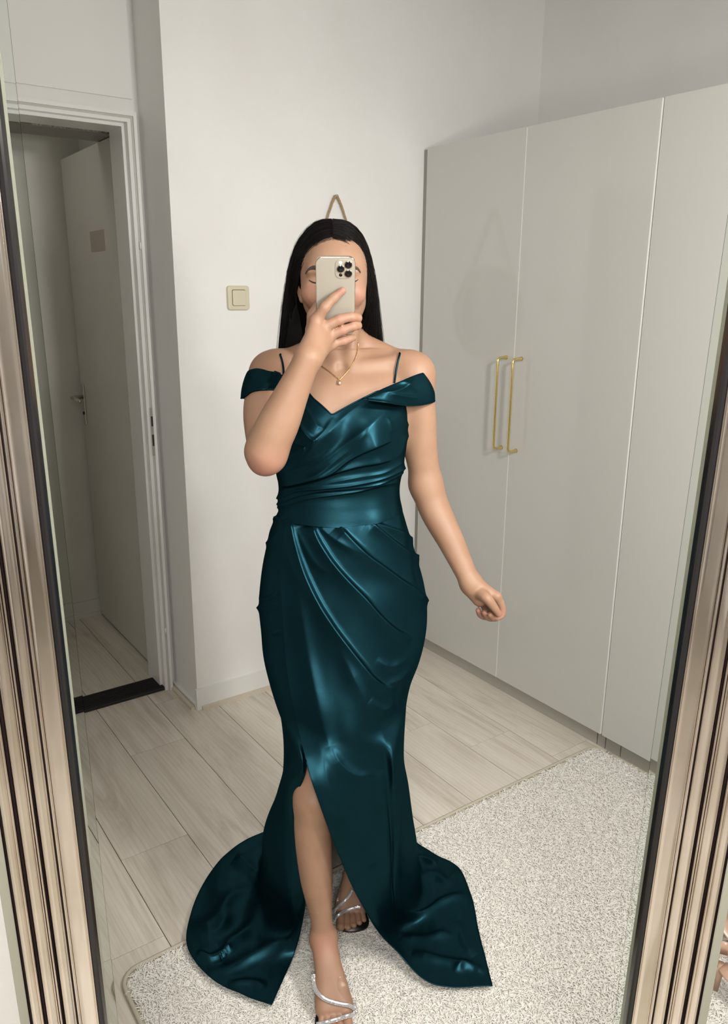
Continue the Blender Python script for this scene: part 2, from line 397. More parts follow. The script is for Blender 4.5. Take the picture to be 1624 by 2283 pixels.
# ---------------------------------------------------------------- leaning mirror frame
FU = -(RC @ np.array([742-CX, 6677-CY, F_])); FU /= np.linalg.norm(FU)
FN = RC @ np.array([755-CX, 581-CY, F_]); FN -= FU*FN.dot(FU); FN /= np.linalg.norm(FN)
FR = np.cross(FN, FU); FO = np.array([0, 0, CAMZ])+FN*.725
def FP(s, t, d=0.0): return FO+FR*s+FU*t-FN*d       # d towards the camera
S0, S1 = -.2765, .354; T1 = .56; T0 = -(FO[2]/FU[2])+.092+.019
mroot = empty('leaning_mirror', FP(.04, T0-.09), 'tall leaning mirror frame with ribbed champagne metal moulding and black inner lip', 'mirror')
def fmetal():
    m = N('champagne_foil_metal', .11, (.78, .67, .58), 1.)
    g = m.noise(9, 3); r = m.ramp(g.outputs[0], [(.35, (.74, .68, .62)), (.65, (.88, .82, .77))]); m.col(r.outputs[0]); return m.m
M['foil'] = fmetal()
M['lip'] = N('black_lip', .22, (.012, .011, .012)).m
M['groove'] = N('dark_groove', .35, (.02, .012, .012)).m  # near-black colour painted in for dark reflections between the reeds
M['edgep'] = N('pale_frame_edge', .4, (.34, .335, .27)).m
def arc(o0, o1, d, h, n=7):                         # convex reed from o0 to o1 starting/ending depth d, rising h
    return [(o0+(o1-o0)*k/n, d+h*math.sin(math.pi*k/n)) for k in range(n+1)]
prof = [  # (name, material, [(offset out of the opening, depth)])
    ('black_lip', 'lip', [(0, -.006), (0, .004), (.0015, .0065), (.0045, .0065), (.006, .004)]),
    ('bead', 'foil', arc(.006, .0082, .004, .0016, 5)),
    ('flat_band', 'foil', [(.0082, .004), (.0095, .006), (.012, .007), (.020, .0082), (.0235, .0088), (.025, .008)]),
    ('bead', 'foil', arc(.0255, .029, .008, .003, 6)),
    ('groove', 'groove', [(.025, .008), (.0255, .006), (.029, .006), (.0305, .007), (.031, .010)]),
    ('reed', 'foil', arc(.0305, .0445, .0095, .0075, 10)),
    ('bead', 'foil', arc(.0455, .0475, .013, .002, 5)),
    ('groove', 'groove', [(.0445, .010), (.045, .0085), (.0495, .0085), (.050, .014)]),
    ('bead', 'foil', arc(.048, .0497, .014, .0018, 5)),
    ('reed', 'foil', arc(.050, .0625, .0145, .0065, 10)),
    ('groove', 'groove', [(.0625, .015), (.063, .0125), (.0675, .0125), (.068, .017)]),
    ('bead', 'foil', arc(.0655, .068, .0165, .002, 5)),
    ('reed', 'foil', arc(.068, .0785, .017, .0055, 10)),
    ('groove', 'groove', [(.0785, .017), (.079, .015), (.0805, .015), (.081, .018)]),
    ('outer_edge', 'edgep', [(.0805, .0185), (.0815, .0195), (.0905, .0195), (.0915, .0185), (.0915, -.014), (.0, -.014), (0, -.006)]),
]
def rail(i):
    # 0 left, 1 top, 2 right, 3 bottom; mitred ends
    cs = {0: lambda o: [(S0-o, T0-o), (S0-o, T1+o)], 1: lambda o: [(S0-o, T1+o), (S1+o, T1+o)],
          2: lambda o: [(S1+o, T1+o), (S1+o, T0-o)], 3: lambda o: [(S1+o, T0-o), (S0-o, T0-o)]}[i]
    base = None
    for nm, mt, pr in prof:
        vs = []
        for k in range(2): vs += [FP(*cs(o)[k], d) for o, d in pr]
        n = len(pr); fs = [(j, j+1, n+j+1, n+j) for j in range(n-1)]
        if nm == 'outer_edge':
            o_ = mesh('rail', vs, fs, M[mt], mroot); base = o_; base['label'] = 'pale outer side of the ribbed frame'
        else: pend.append((nm, mt, vs, fs))
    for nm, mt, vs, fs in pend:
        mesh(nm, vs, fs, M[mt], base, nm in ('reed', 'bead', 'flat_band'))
    pend.clear()
pend = []
for i in range(4): rail(i)
# ground bevel of the mirror pane: slim glass wedges along the four edges
gm = N('bevelled_glass', .0); _rf = gm.n('ShaderNodeBsdfRefraction'); _rf.inputs['Color'].default_value = (.97, .99, .975, 1); _rf.inputs['Roughness'].default_value = 0; _rf.inputs['IOR'].default_value = 1.45
gm.l(_rf.outputs[0], gm.t.nodes['Material Output'].inputs['Surface'])
BW = .0145
def wedge(a, b_, ca, cb):                            # outer edge a-b, inner edge ca-cb (s,t pairs)
    vs = [FP(*a, .0005), FP(*b_, .0005), FP(*cb, .0005), FP(*ca, .0005), FP(*a, .00065), FP(*b_, .00065), FP(*cb, .00112), FP(*ca, .00112)]
    o = mesh('bevel', vs, BF, gm.m, mroot); bm = bmesh.new(); bm.from_mesh(o.data); bmesh.ops.recalc_face_normals(bm, faces=bm.faces); bm.to_mesh(o.data); bm.free(); return o
wedge((S0, T0), (S0, T1), (S0+BW, T0+BW), (S0+BW, T1-BW)); wedge((S1, T1), (S1, T0), (S1-BW, T1-BW), (S1-BW, T0+BW))
wedge((S0, T1), (S1, T1), (S0+BW, T1-BW), (S1-BW, T1-BW)); wedge((S1, T0), (S0, T0), (S1-BW, T0+BW), (S0+BW, T0+BW))
# the wall the mirror leans on, seen past its left side
def wallf(name, s0, s1, t0, t1, d0, d1, mat):
    vs = []
    for d in (d0, d1):
        a, b_, c, e = FP(s0, 0, d), FP(s1, 0, d), FP(s1, 0, d), FP(s0, 0, d)
        for q, z in ((a, t0), (b_, t0), (c, t1), (e, t1)): vs.append([q[0], q[1], z])
    return tag(mesh(name, vs, BF, mat, center=True), kind=st)
wallf('wall_beside_mirror', -1.5, -.335, 0, WH, -.07, -.15, M['wall_grey'])
wallf('wall_above_mirror', -.335, 1.6, 2.12, WH, -.07, -.15, M['wall_grey'])  # unseen piece added to block lamp light and darken the upper walls

# ---------------------------------------------------------------- rug
RU0, RU1, RW0, RW1 = .378, 2.040, -.75, 1.495
rugm = N('cream_wool_yarn', .85, (.80, .775, .715)).m
bs = N('rug_backing', .9, (.50, .455, .36)).m
rug = empty('shaggy_rug', V((RU0+RU1)/2, (RW0+RW1)/2, 0), 'cream shaggy rug under the dress, its far corner rounded', 'rug')
def rr2(u0, u1, w0, w1, r):
    pts = []
    for cx, cz, a0 in ((u1-r, w1-r, 0), (u0+r, w1-r, 90), (u0+r, w0+r, 180), (u1-r, w0+r, 270)):
        for k in range(7): a = math.radians(a0+15*k); pts.append((cx+r*math.cos(a), cz+r*math.sin(a)))
    return pts
pt = rr2(RU0, RU1, RW0, RW1, .05); n = len(pt)
vs = [V(a, b_, .0002) for a, b_ in pt]+[V(a, b_, .003) for a, b_ in pt]
fs = [tuple(range(n))[::-1], tuple(range(n, 2*n))]+[(i, (i+1) % n, n+(i+1) % n, n+i) for i in range(n)]
mesh('backing', vs, fs, bs, rug)
pt2 = rr2(RU0+.005, RU1-.005, RW0+.005, RW1-.005, .047)
ed = cr([V(a, b_, .0055) for a, b_ in pt2+[pt2[0]]], 240)
vs, fs = tube(ed, .0052, 6); mesh('bound_edge', vs, fs, bs, rug, True)
# pile surface scattered with curved yarn loops
pt3 = rr2(RU0+.012, RU1-.010, .32, RW1-.012, .045)
base = mesh('yarn_pile', [V(a, b_, .0035) for a, b_ in pt3], [tuple(range(len(pt3)))], rugm, rug)
base['kind'] = 'stuff'
def yarn_blade(idx):
    r = random.Random(idx); pts = []; L_ = .017+r.random()*.006; bend = 1.0+r.random()*1.3
    x = 0; z = 0; a = .5+r.random()*.5; n_ = 5; y = 0
    for k in range(n_+1):
        pts.append((x, y, z)); x += math.sin(a)*L_/n_; z += math.cos(a)*L_/n_; a += bend/n_; y += r.uniform(-.0009, .0009)
    vs, fs = tube(pts, [.0014, .0017, .0017, .0016, .0014, .0007], 4)
    me = bpy.data.meshes.new('yarn'); me.from_pydata([tuple(v) for v in vs], [], [tuple(f) for f in fs]); me.update()
    me.polygons.foreach_set('use_smooth', [True]*len(me.polygons)); me.materials.append(rugm); return me
def scatter(obj, meshes, density, seed, smin, smax):
    coll = bpy.data.collections.new('yarn_shapes')
    for m_ in meshes: coll.objects.link(bpy.data.objects.new('yarn', m_))
    ng = bpy.data.node_groups.new('scatter', 'GeometryNodeTree')
    ng.interface.new_socket('Geometry', in_out='INPUT', socket_type='NodeSocketGeometry')
    ng.interface.new_socket('Geometry', in_out='OUTPUT', socket_type='NodeSocketGeometry')
    nd = ng.nodes; gi = nd.new('NodeGroupInput'); go = nd.new('NodeGroupOutput')
    ds = nd.new('GeometryNodeDistributePointsOnFaces'); ds.inputs['Density'].default_value = density; ds.inputs['Seed'].default_value = seed
    ins = nd.new('GeometryNodeInstanceOnPoints'); ci = nd.new('GeometryNodeCollectionInfo'); ci.inputs['Collection'].default_value = coll
    ci.inputs['Separate Children'].default_value = True; ci.inputs['Reset Children'].default_value = True
    ins.inputs['Pick Instance'].default_value = True
    rv = nd.new('FunctionNodeRandomValue'); rv.data_type = 'FLOAT_VECTOR'
    rv.inputs[0].default_value = (-.25, -.25, 0); rv.inputs[1].default_value = (.25, .25, 6.283)
    rs = nd.new('FunctionNodeRandomValue'); rs.data_type = 'FLOAT'; rs.inputs[2].default_value = smin; rs.inputs[3].default_value = smax
    ri = nd.new('FunctionNodeRandomValue'); ri.data_type = 'INT'; ri.inputs[4].default_value = 0; ri.inputs[5].default_value = len(meshes)-1
    jn = nd.new('GeometryNodeJoinGeometry'); L_ = ng.links.new
    L_(gi.outputs[0], ds.inputs['Mesh']); L_(ds.outputs['Points'], ins.inputs['Points']); L_(ci.outputs[0], ins.inputs['Instance'])
    L_(rv.outputs[0], ins.inputs['Rotation']); L_(rs.outputs[1], ins.inputs['Scale']); L_(ri.outputs[2], ins.inputs['Instance Index'])
    L_(ins.outputs[0], jn.inputs[0]); L_(gi.outputs[0], jn.inputs[0]); L_(jn.outputs[0], go.inputs[0])
    md = obj.modifiers.new('pile', 'NODES'); md.node_group = ng
scatter(base, [yarn_blade(i) for i in range(12)], 60000, 3, .55, .9)

# ================================================================ PERSON
class Field:
    def __init__(s, lo, hi, h):
        s.h = h; s.lo = np.floor(np.asarray(lo)/h)*h; s.n = (np.ceil((np.asarray(hi)-s.lo)/h)+1).astype(int)
        s.d = np.full(s.n, .05, np.float32)
    def reg(s, lo, hi):
        a = np.clip(np.floor((np.asarray(lo)-s.lo)/s.h).astype(int), 0, s.n); b = np.clip(np.ceil((np.asarray(hi)-s.lo)/s.h).astype(int)+1, 0, s.n)
        if (b <= a).any(): return None, None
        ax = [(s.lo[i]+s.h*np.arange(a[i], b[i])).astype(np.float32) for i in range(3)]
        return (slice(a[0], b[0]), slice(a[1], b[1]), slice(a[2], b[2])), (ax[0][:, None, None], ax[1][None, :, None], ax[2][None, None, :])
    def smin(s, sl, d, k):
        o = s.d[sl]
        if k <= 0: s.d[sl] = np.minimum(o, d); return
        h = np.clip(.5+.5*(o-d)/k, 0, 1); s.d[sl] = o*(1-h)+d*h-k*h*(1-h)
    def smax(s, sl, d, k):                          # carve: max(o, -d)
        o = s.d[sl]; d = -d
        h = np.clip(.5-.5*(o-d)/k, 0, 1); s.d[sl] = o*(1-h)+d*h+k*h*(1-h)
    def cone(s, a, b, ra, rb, k=.01, flat=None, f=1., cut=False):
        a = np.asarray(a, float); b = np.asarray(b, float); pad = max(k, .012)+.004
        sl, g = s.reg(np.minimum(a-ra, b-rb)-pad, np.maximum(a+ra, b+rb)+pad)
        if sl is None: return
        ab = b-a; L2 = ab.dot(ab)+1e-12
        q = [g[i]-a[i] for i in range(3)]
        t = np.clip((q[0]*ab[0]+q[1]*ab[1]+q[2]*ab[2])/L2, 0, 1).astype(np.float32)
        r = [q[i]-t*ab[i] for i in range(3)]
        d2 = r[0]**2+r[1]**2+r[2]**2
        if flat is not None:
            fl_ = np.asarray(flat, float); fl_ = fl_/np.linalg.norm(fl_); c = r[0]*fl_[0]+r[1]*fl_[1]+r[2]*fl_[2]
            d2 = d2+c*c*(1/f**2-1)
        d = np.sqrt(d2)-(ra+(rb-ra)*t)
        (s.smax if cut else s.smin)(sl, d.astype(np.float32), k)
    def chain(s, pts, rs, k=.006, flat=None, f=1., sub=6):
        q = np.c_[np.asarray(pts, float), np.asarray(rs, float)]
        if len(q) > 2 and sub > 1: q = crt(np.arange(len(q)), q, np.linspace(0, len(q)-1, (len(q)-1)*sub+1))
        pad = max(k, .012)+.004
        lo = (q[:, :3]-q[:, 3:]).min(0)-pad; hi = (q[:, :3]+q[:, 3:]).max(0)+pad
        sl, g = s.reg(lo, hi); dd = np.full(s.d[sl].shape, .05, np.float32); l0 = np.array([c.start for c in sl])
        for i in range(len(q)-1):
            a, b, ra, rb = q[i, :3], q[i+1, :3], q[i, 3], q[i+1, 3]
            s2, g = s.reg(np.minimum(a-ra, b-rb)-pad, np.maximum(a+ra, b+rb)+pad)
            ab = b-a; L2 = ab.dot(ab)+1e-12; qq = [g[j]-a[j] for j in range(3)]
            t = np.clip((qq[0]*ab[0]+qq[1]*ab[1]+qq[2]*ab[2])/L2, 0, 1).astype(np.float32)
            r = [qq[j]-t*ab[j] for j in range(3)]; d2 = r[0]**2+r[1]**2+r[2]**2
            if flat is not None:
                fl_ = np.asarray(flat, float); fl_ = fl_/np.linalg.norm(fl_); c = r[0]*fl_[0]+r[1]*fl_[1]+r[2]*fl_[2]; d2 = d2+c*c*(1/f**2-1)
            loc = tuple(slice(s2[j].start-l0[j], s2[j].stop-l0[j]) for j in range(3))
            dd[loc] = np.minimum(dd[loc], (np.sqrt(d2)-(ra+(rb-ra)*t)).astype(np.float32))
        s.smin(sl, dd, k)
    def ell(s, c, r, k=.01, cut=False):
        c = np.asarray(c, float); r = np.asarray(r, float)
        sl, g = s.reg(c-r-.02-k, c+r+.02+k)
        if sl is None: return
        e = np.sqrt(sum(((g[i]-c[i])/r[i])**2 for i in range(3))); e2 = np.sqrt(sum(((g[i]-c[i])/r[i]**2)**2 for i in range(3)))+1e-9
        (s.smax if cut else s.smin)(sl, (e*(e-1)/e2).astype(np.float32), k)
    def loft(s, lv, k=.012):                        # rows z, cx, cy, a, b  (front half may bulge by e)
        lv = np.asarray(lv, float); lv = lv[lv[:, 0].argsort()]
        zz = s.lo[2]+s.h*np.arange(s.n[2]); m = (zz >= lv[0, 0]) & (zz <= lv[-1, 0]); idx = np.where(m)[0]
        v = crt(lv[:, 0], lv[:, 1:], zz[idx]); A = v[:, 2].max(); B = v[:, 3].max()
        sl, g = s.reg([v[:, 0].min()-A-.03, v[:, 1].min()-B-.03, lv[0, 0]+s.h], [v[:, 0].max()+A+.03, v[:, 1].max()+B+.03, lv[-1, 0]-s.h])
        v = crt(lv[:, 0], lv[:, 1:], g[2].ravel()).astype(np.float32)
        x = (g[0]-v[:, 0])/v[:, 2]; y = (g[1]-v[:, 1])/v[:, 3]
        e = (np.abs(x)**2.3+np.abs(y)**2.3)**(1/2.3)
        d = (e-1)*np.minimum(v[:, 2], v[:, 3])*.9
        # close the ends
        cap = np.maximum(lv[0, 0]+.01-g[2], g[2]-(lv[-1, 0]-.01)); d = np.maximum(d, cap)
        s.smin(sl, d.astype(np.float32), k)
    def merge(s, o, k):
        i0 = np.round((o.lo-s.lo)/s.h).astype(int); sl = tuple(slice(i0[i], i0[i]+o.n[i]) for i in range(3)); s.smin(sl, o.d, k)
    def quads(s):
        import openvdb as vdb
        g = vdb.FloatGrid(.05); g.copyFromArray(s.d); p, q = g.convertToQuads(0.0)
        return p*s.h+s.lo, q[:, ::-1]

XH = -.0635
# phone frame = the camera mirrored in the leaning mirror
def refl(v): return v-2*FN*FN.dot(v)
PHN = refl(RC[:, 2]); PHU = refl(-RC[:, 1]); PHR = refl(RC[:, 0])   # back normal (to the viewer), long axis, short axis
d_ = ray(748.5, 661); PHC = np.array([0, 0, CAMZ])+d_*1.446
def PP(px, py, off=0.0):                            # point over the phone's back at a height off
    d = ray(px, py); o = np.array([0, 0, CAMZ]); p0 = PHC+PHN*(.0037+off)
    return o+d*((p0-o).dot(PHN)/d.dot(PHN))

HS = .0023
B = Field([-.27, 1.25, -.01], [.36, 1.80, 1.66], HS)
TORSO = [(1.385, -.046, 1.690, .045, .040), (1.365, -.046, 1.685, .085, .048), (1.345, -.046, 1.680, .125, .058), (1.32, -.046, 1.672, .142, .070), (1.27, -.046, 1.665, .138, .082),
         (1.21, -.046, 1.660, .131, .090), (1.14, -.048, 1.655, .120, .084), (1.06, -.050, 1.650, .112, .078), (.98, -.048, 1.650, .135, .092),
         (.88, -.046, 1.650, .165, .108), (.80, -.046, 1.650, .158, .104), (.74, -.046, 1.65, .13, .09)]
B.loft(TORSO, .01)
# chest, collar bones, shoulders
for sx in (-1, 1):
    B.ell([-.046+sx*.056, 1.612, 1.232], [.044, .046, .050], .03)
    B.cone([-.046+sx*.020, 1.632, 1.352], [-.046+sx*.120, 1.655, 1.362], .0075, .008, .022)
    B.cone([-.046+sx*.035, 1.70, 1.395], [-.046+sx*.125, 1.685, 1.352], .022, .026, .035)
    B.ell([-.046+sx*.150, 1.668, 1.335], [.040, .042, .044], .03)
# neck
B.cone([XH+.004, 1.690, 1.455], [-.048, 1.695, 1.365], .045, .048, .03)
for sx in (-1, 1): B.cone([XH+sx*.040, 1.672, 1.46], [-.047+sx*.016, 1.640, 1.357], .010, .008, .018)
B.ell([-.047, 1.618, 1.352], [.006, .006, .007], .012, cut=True)
# head
B.ell([XH, 1.678, 1.547], [.0665, .088, .080], .01)
B.ell([XH, 1.628, 1.522], [.0600, .050, .070], .03)
B.cone([XH, 1.640, 1.50], [XH+.001, 1.610, 1.428], .050, .022, .03)
for sx in (-1, 1):
    B.cone([XH+sx*.042, 1.665, 1.478], [XH+sx*.012, 1.607, 1.425], .018, .014, .03)
    B.ell([XH+sx*.040, 1.605, 1.495], [.022, .020, .020], .02)
    B.ell([XH+sx*.031, 1.581, 1.521], [.016, .009, .011], .008, cut=True)
    B.ell([XH+sx*.031, 1.600, 1.520], [.0145, .0125, .0115], .006)
    B.cone([XH+sx*.012, 1.583, 1.536], [XH+sx*.045, 1.592, 1.5375], .005, .005, .012)
    # ear
    e0 = np.array([XH+sx*.0665, 1.674, 1.505])
    B.chain([e0+[0, 0, -.024], e0+[sx*.005, .004, -.012], e0+[sx*.010, .010, .006], e0+[sx*.010, .008, .022], e0+[sx*.004, -.002, .026]], [.0055, .0045, .004, .004, .0035], .004)
    B.cone(e0+[0, 0, -.01], e0+[sx*.006, .006, .012], .006, .006, .006)
B.chain([[XH, 1.583, 1.527], [XH, 1.573, 1.505], [XH, 1.566, 1.488]], [.0065, .0065, .0085], .010)
for sx in (-1, 1): B.ell([XH+sx*.010, 1.576, 1.484], [.0065, .008, .0055], .006)
B.cone([XH-.016, 1.588, 1.456], [XH+.016, 1.588, 1.456], .0050, .0050, .006)
B.cone([XH-.013, 1.588, 1.448], [XH+.013, 1.588, 1.448], .0058, .0058, .004)
B.cone([XH-.022, 1.583, 1.452], [XH+.022, 1.583, 1.452], .0012, .0012, .003, cut=True)
# raised arm (left in the picture)
sh = P(600, 838, 1.664); el = P(592, 1008, 1.440); wr = P(686, 800, 1.440)
B.chain([sh, sh*.5+el*.5+[-.005, 0, 0], el+[0, .012, 0]], [.040, .042, .034], .02, sub=14)
B.cone(el+[.004, .01, -.004], el+[.006, .0, -.010], .031, .028, .02)
B.chain([el, el*.72+wr*.28, el*.3+wr*.7, wr], [.035, .0385, .029, .0235], .02, sub=14)
B.ell(P(588, 1036, 1.445), [.017, .02, .014], .02)
# hanging arm (right in the picture)
sh2 = P(925, 838, 1.665); el2 = P(950, 1080, 1.672); wr2 = P(1049, 1299, 1.600)
B.chain([sh2, P(937, 930, 1.668), P(940, 1000, 1.67), el2], [.038, .0345, .0345, .033], .02)
B.chain([el2, P(972, 1140, 1.66), P(1010, 1215, 1.63), wr2], [.0345, .0345, .0285, .0215], .02, flat=(.55, -.8, .2), f=.96)
# --- gripping hand
def field_of(lo, hi): 
    f = Field(B.lo+np.round((np.asarray(lo)-B.lo)/HS)*HS, hi, HS); return f
Hd = field_of([-.17, 1.38, 1.33], [.02, 1.56, 1.58])
flatn = PHN
imc, mmc, rmc, pmc = PP(705, 714, .020), PP(715, 734, .022), PP(729, 752, .020), PP(737, 768, .013)
wrh = P(687, 800, 1.447)
for q, r in ((imc, .0115), (mmc, .0115), (rmc, .011), (pmc, .0095)):
    Hd.cone(wrh*.85+q*.15, q, .018, r, .014)
Hd.cone(wrh, imc*.5+pmc*.5, .021, .014, .014)
for q in (imc, mmc, rmc, pmc): Hd.ell(q+PHN*.004, [.0085, .0085, .0085], .007)
F2 = field_of([-.17, 1.38, 1.33], [.02, 1.56, 1.58])
def finger(f, pts, rs):
    g = field_of([-.17, 1.38, 1.33], [.02, 1.56, 1.58]); g.chain(pts, rs, .003)
    for p_, r_ in zip(pts[1:-1], rs[1:-1]): g.ell(p_, [r_*1.07]*3, .003)
    return g
fs_ = [finger(None, [imc, PP(724, 686, .019), PP(744, 665, .0105), PP(764, 648, .0065)], [.0115, .0098, .0084, .0066]),
       finger(None, [mmc, PP(757, 713, .0175), PP(784, 707, .0115), PP(798, 709, .002), PP(800, 711, -.003)], [.0112, .0092, .0082, .0074, .0066]),
       finger(None, [rmc, PP(764, 736, .0170), PP(787, 728, .0115), PP(798, 726, .002), PP(800, 727, -.003)], [.0106, .0088, .0080, .0072, .0064]),
       finger(None, [pmc, PP(766, 760, .008), PP(780, 755, -.001), PP(789, 753, -.008)], [.0095, .0080, .0072, .0062])]
# thumb behind the screen side, against the phone's left edge
fs_.append(finger(None, [wrh*.75+imc*.25, PP(697, 735, -.004), PP(698, 704, -.014), PP(712, 680, -.017), PP(728, 664, -.017)], [.017, .0125, .0105, .0095, .0075]))
for i, g in enumerate(fs_):
    F2.merge(g, .0012)
Hd.merge(F2, .006)
# clear the phone slab out of the hand
sl, g = Hd.reg([-.17, 1.38, 1.33], [.02, 1.56, 1.58])
px_, py_, pz_ = g[0]-PHC[0], g[1]-PHC[1], g[2]-PHC[2]
def dotv(v): return px_*v[0]+py_*v[1]+pz_*v[2]
bx_ = np.maximum(np.maximum(np.abs(dotv(PHR))-.0362, np.abs(dotv(PHU))-.0738), np.abs(dotv(PHN))-.0044)
Hd.d[sl] = np.maximum(Hd.d[sl], -bx_.astype(np.float32))
B.merge(Hd, .010)
# --- relaxed, loosely closed hand
lo2, hi2 = [.13, 1.46, .78], [.35, 1.70, 1.05]
H2 = field_of(lo2, hi2)
Yh = 1.578
def Q(px, py, dy=0.): return P(px, py, Yh+dy)
kn = [Q(1108, 1330, -.004), Q(1104, 1340, .014), Q(1096, 1348, .030), Q(1083, 1352, .044)]
for q, r in zip(kn, (.0105, .0105, .010, .009)): H2.cone(wr2*.9+q*.1, q, .0185, r, .013)
H2.cone(wr2, Q(1070, 1335, .012), .020, .017, .012)
def fing2(pts, rs):
    g = field_of(lo2, hi2); g.chain(pts, rs, .003); return g
fl2 = [fing2([kn[0], Q(1119, 1352, -.003), Q(1119, 1371, -.004), Q(1108, 1378, -.008)], [.0100, .0085, .0076, .0064]),
       fing2([kn[1], Q(1114, 1368, .010), Q(1103, 1378, .000), Q(1094, 1371, -.010)], [.0100, .0088, .0080, .0068]),
       fing2([kn[2], Q(1101, 1375, .024), Q(1088, 1376, .010), Q(1081, 1366, -.002)], [.0096, .0086, .0078, .0066]),
       fing2([kn[3], Q(1084, 1374, .036), Q(1072, 1371, .020), Q(1067, 1361, .007)], [.0086, .0076, .0070, .0060]),
       fing2([Q(1066, 1320, .008), Q(1086, 1334, -.020), Q(1102, 1354, -.021), Q(1112, 1369, -.017)], [.0140, .0115, .0090, .0070])]
G2 = field_of(lo2, hi2)
for g in fl2: G2.merge(g, .0012)
H2.merge(G2, .005)
B.merge(H2, .010)
# --- legs
kneeF = P(701, 1785, 1.442); ankF = P(721, 2090, 1.425)
B.chain([[-.105, 1.65, .83], P(697, 1600, 1.535), P(700, 1695, 1.488), kneeF], [.078, .058, .048, .0405], .03)
B.ell(kneeF+[.004, -.014, 0], [.022, .022, .032], .022)
B.chain([kneeF, P(698, 1836, 1.440), P(701, 1898, 1.436), P(707, 1965, 1.434), P(716, 2040, 1.428), ankF], [.0405, .040, .0385, .0345, .0245, .0255], .02)
B.ell(ankF+[-.016, 0, -.004], [.008, .010, .011], .012); B.ell(ankF+[.018, .0, .002], [.008, .010, .011], .012)
kneeR = np.array([.035, 1.60, .46]); ankR = np.array([-.010, 1.675, .145])
B.chain([[.030, 1.65, .83], kneeR, [.020, 1.645, .33], ankR], [.088, .052, .046, .027], .03)
FEET = {}
def foot(key, ank, ball, heel, toes, w, lo, hi, side):
    f = field_of(lo, hi)
    f.cone(ank, ank*.35+heel*.65+[0, 0, .012], .027, .022, .02)
    f.cone(ank*.35+heel*.65+[0, 0, .012], heel+[0, 0, .018], .021, .019, .015)
    wv = w; mid = ank*.5+ball*.5+[0, 0, .004]
    for o in (-1, 0, 1): f.chain([ank+wv*o*.003, mid+wv*o*.011, ball+wv*o*.023], [.0225, .0195, .0165], .012)
    f.cone(heel+[0, 0, .014], ball-wv*.018, .017, .014, .02); f.cone(heel+[0, 0, .014], ball+wv*.018, .017, .014, .02)
    T = field_of(lo, hi)
    for (b_, m_, t_, r0, r1) in toes:
        g = field_of(lo, hi); g.chain([b_, m_, t_], [r0, r0*.95, r1], .003); g.ell(t_, [r1*1.06]*3, .002); T.merge(g, .0008)
    f.merge(T, .005); B.merge(f, .012)
# front foot: pointing to the viewer and a little right
ballF = PZ(746, 2246, .034); heelF = ankF+np.array([-.004, .045, -.035])
dirF = np.array([.10, -1, 0.]); dirF /= np.linalg.norm(dirF); wF = np.array([-dirF[1], dirF[0], 0])   # to picture right
def toeset(ball, dr, w_, big):                      # big: +1 big toe on picture right
    out = []
    for i, (o, L_, r0, r1) in enumerate(((.026, .050, .0108, .0100), (.009, .050, .0078, .0070), (-.005, .044, .0074, .0066), (-.018, .036, .0070, .0062), (-.029, .027, .0066, .0058))):
        b_ = ball+w_*o*big*.9+dr*.008+[0, 0, -.006]; e_ = ball+w_*(o*1.05)*big+dr*(L_+.004)
        t_ = e_.copy(); t_[2] = r1+.0175
        m_ = b_*.5+e_*.5; m_[2] = r1+.0175+.006
        out.append((b_, m_, t_, r0, r1))
    return out
foot('F', ankF, ballF, heelF, toeset(ballF, dirF, wF, 1), wF, [-.14, 1.25, 0], [.06, 1.53, .20], 1)
ballR = PZ(783, 2022, .034); heelR = ankR+np.array([0, .045, -.045])
dirR = np.array([.06, -1, 0.]); dirR /= np.linalg.norm(dirR); wR = np.array([-dirR[1], dirR[0], 0])
foot('R', ankR, ballR, heelR, toeset(ballR, dirR, wR, -1), wR, [-.12, 1.48, 0], [.09, 1.78, .22], -1)
bv, bq = B.quads()
def skin():
    m = N('skin', .54, (.36, .21, .13)); b = m.b
    b.inputs['Subsurface Weight'].default_value = .12; b.inputs['Subsurface Radius'].default_value = (1., .35, .18); b.inputs['Subsurface Scale'].default_value = .012
    a = m.noise(14, 4); r = m.ramp(a.outputs[0], [(.35, (.315, .176, .108)), (.65, (.362, .212, .134))]); at = m.n('ShaderNodeAttribute', attribute_name='flush'); ml = m.n('ShaderNodeMath', operation='MULTIPLY'); ml.inputs[1].default_value = .55; m.l(at.outputs['Fac'], ml.inputs[0])
    mxx = m.n('ShaderNodeMix', data_type='RGBA'); mxx.inputs[7].default_value = (.44, .175, .135, 1); m.l(ml.outputs[0], mxx.inputs[0]); m.l(r.outputs[0], mxx.inputs[6]); m.col(mxx.outputs[2])
    q = m.noise(900, 3); m.bump(q.outputs[0], .12, .0003); return m.m
M['skin'] = skin()
person = empty('person', (-.04, 1.58, 0), 'woman in a long dark teal satin off-shoulder gown holding up a phone, one leg forward', 'person')
body = npmesh('body', bv, bq, M['skin'], person)
_tips = [(PP(765, 648, .006), .011), (P(800, 711, 1.49), .010), (P(800, 727, 1.49), .010), (P(789, 753, 1.50), .009), (PP(760, 712, .02), .010), (PP(766, 736, .02), .010), (PP(768, 759, .01), .008),
         (imc, .011), (mmc, .010), (rmc, .010), (el+[0, -.02, -.03], .035), (Q(1119, 1371, -.004), .014), (Q(1103, 1378, 0), .014), (Q(1088, 1376, .01), .013), (Q(1072, 1371, .02), .013), (Q(1112, 1369, -.017), .010), (Q(1070, 1362, .0), .02),
         (ballF+dirF*.05, .022), ([XH-.045, 1.60, 1.49], .022), ([XH+.045, 1.60, 1.49], .022), (ankF+[0, -.02, 0], .025)]
_fl = np.zeros(len(bv))
for c_, r_ in _tips:
    d2 = ((bv-np.asarray(c_, float))**2).sum(1); _fl = np.maximum(_fl, np.exp(-d2/(r_*r_)))
_at = body.data.attributes.new('flush', 'FLOAT', 'POINT')
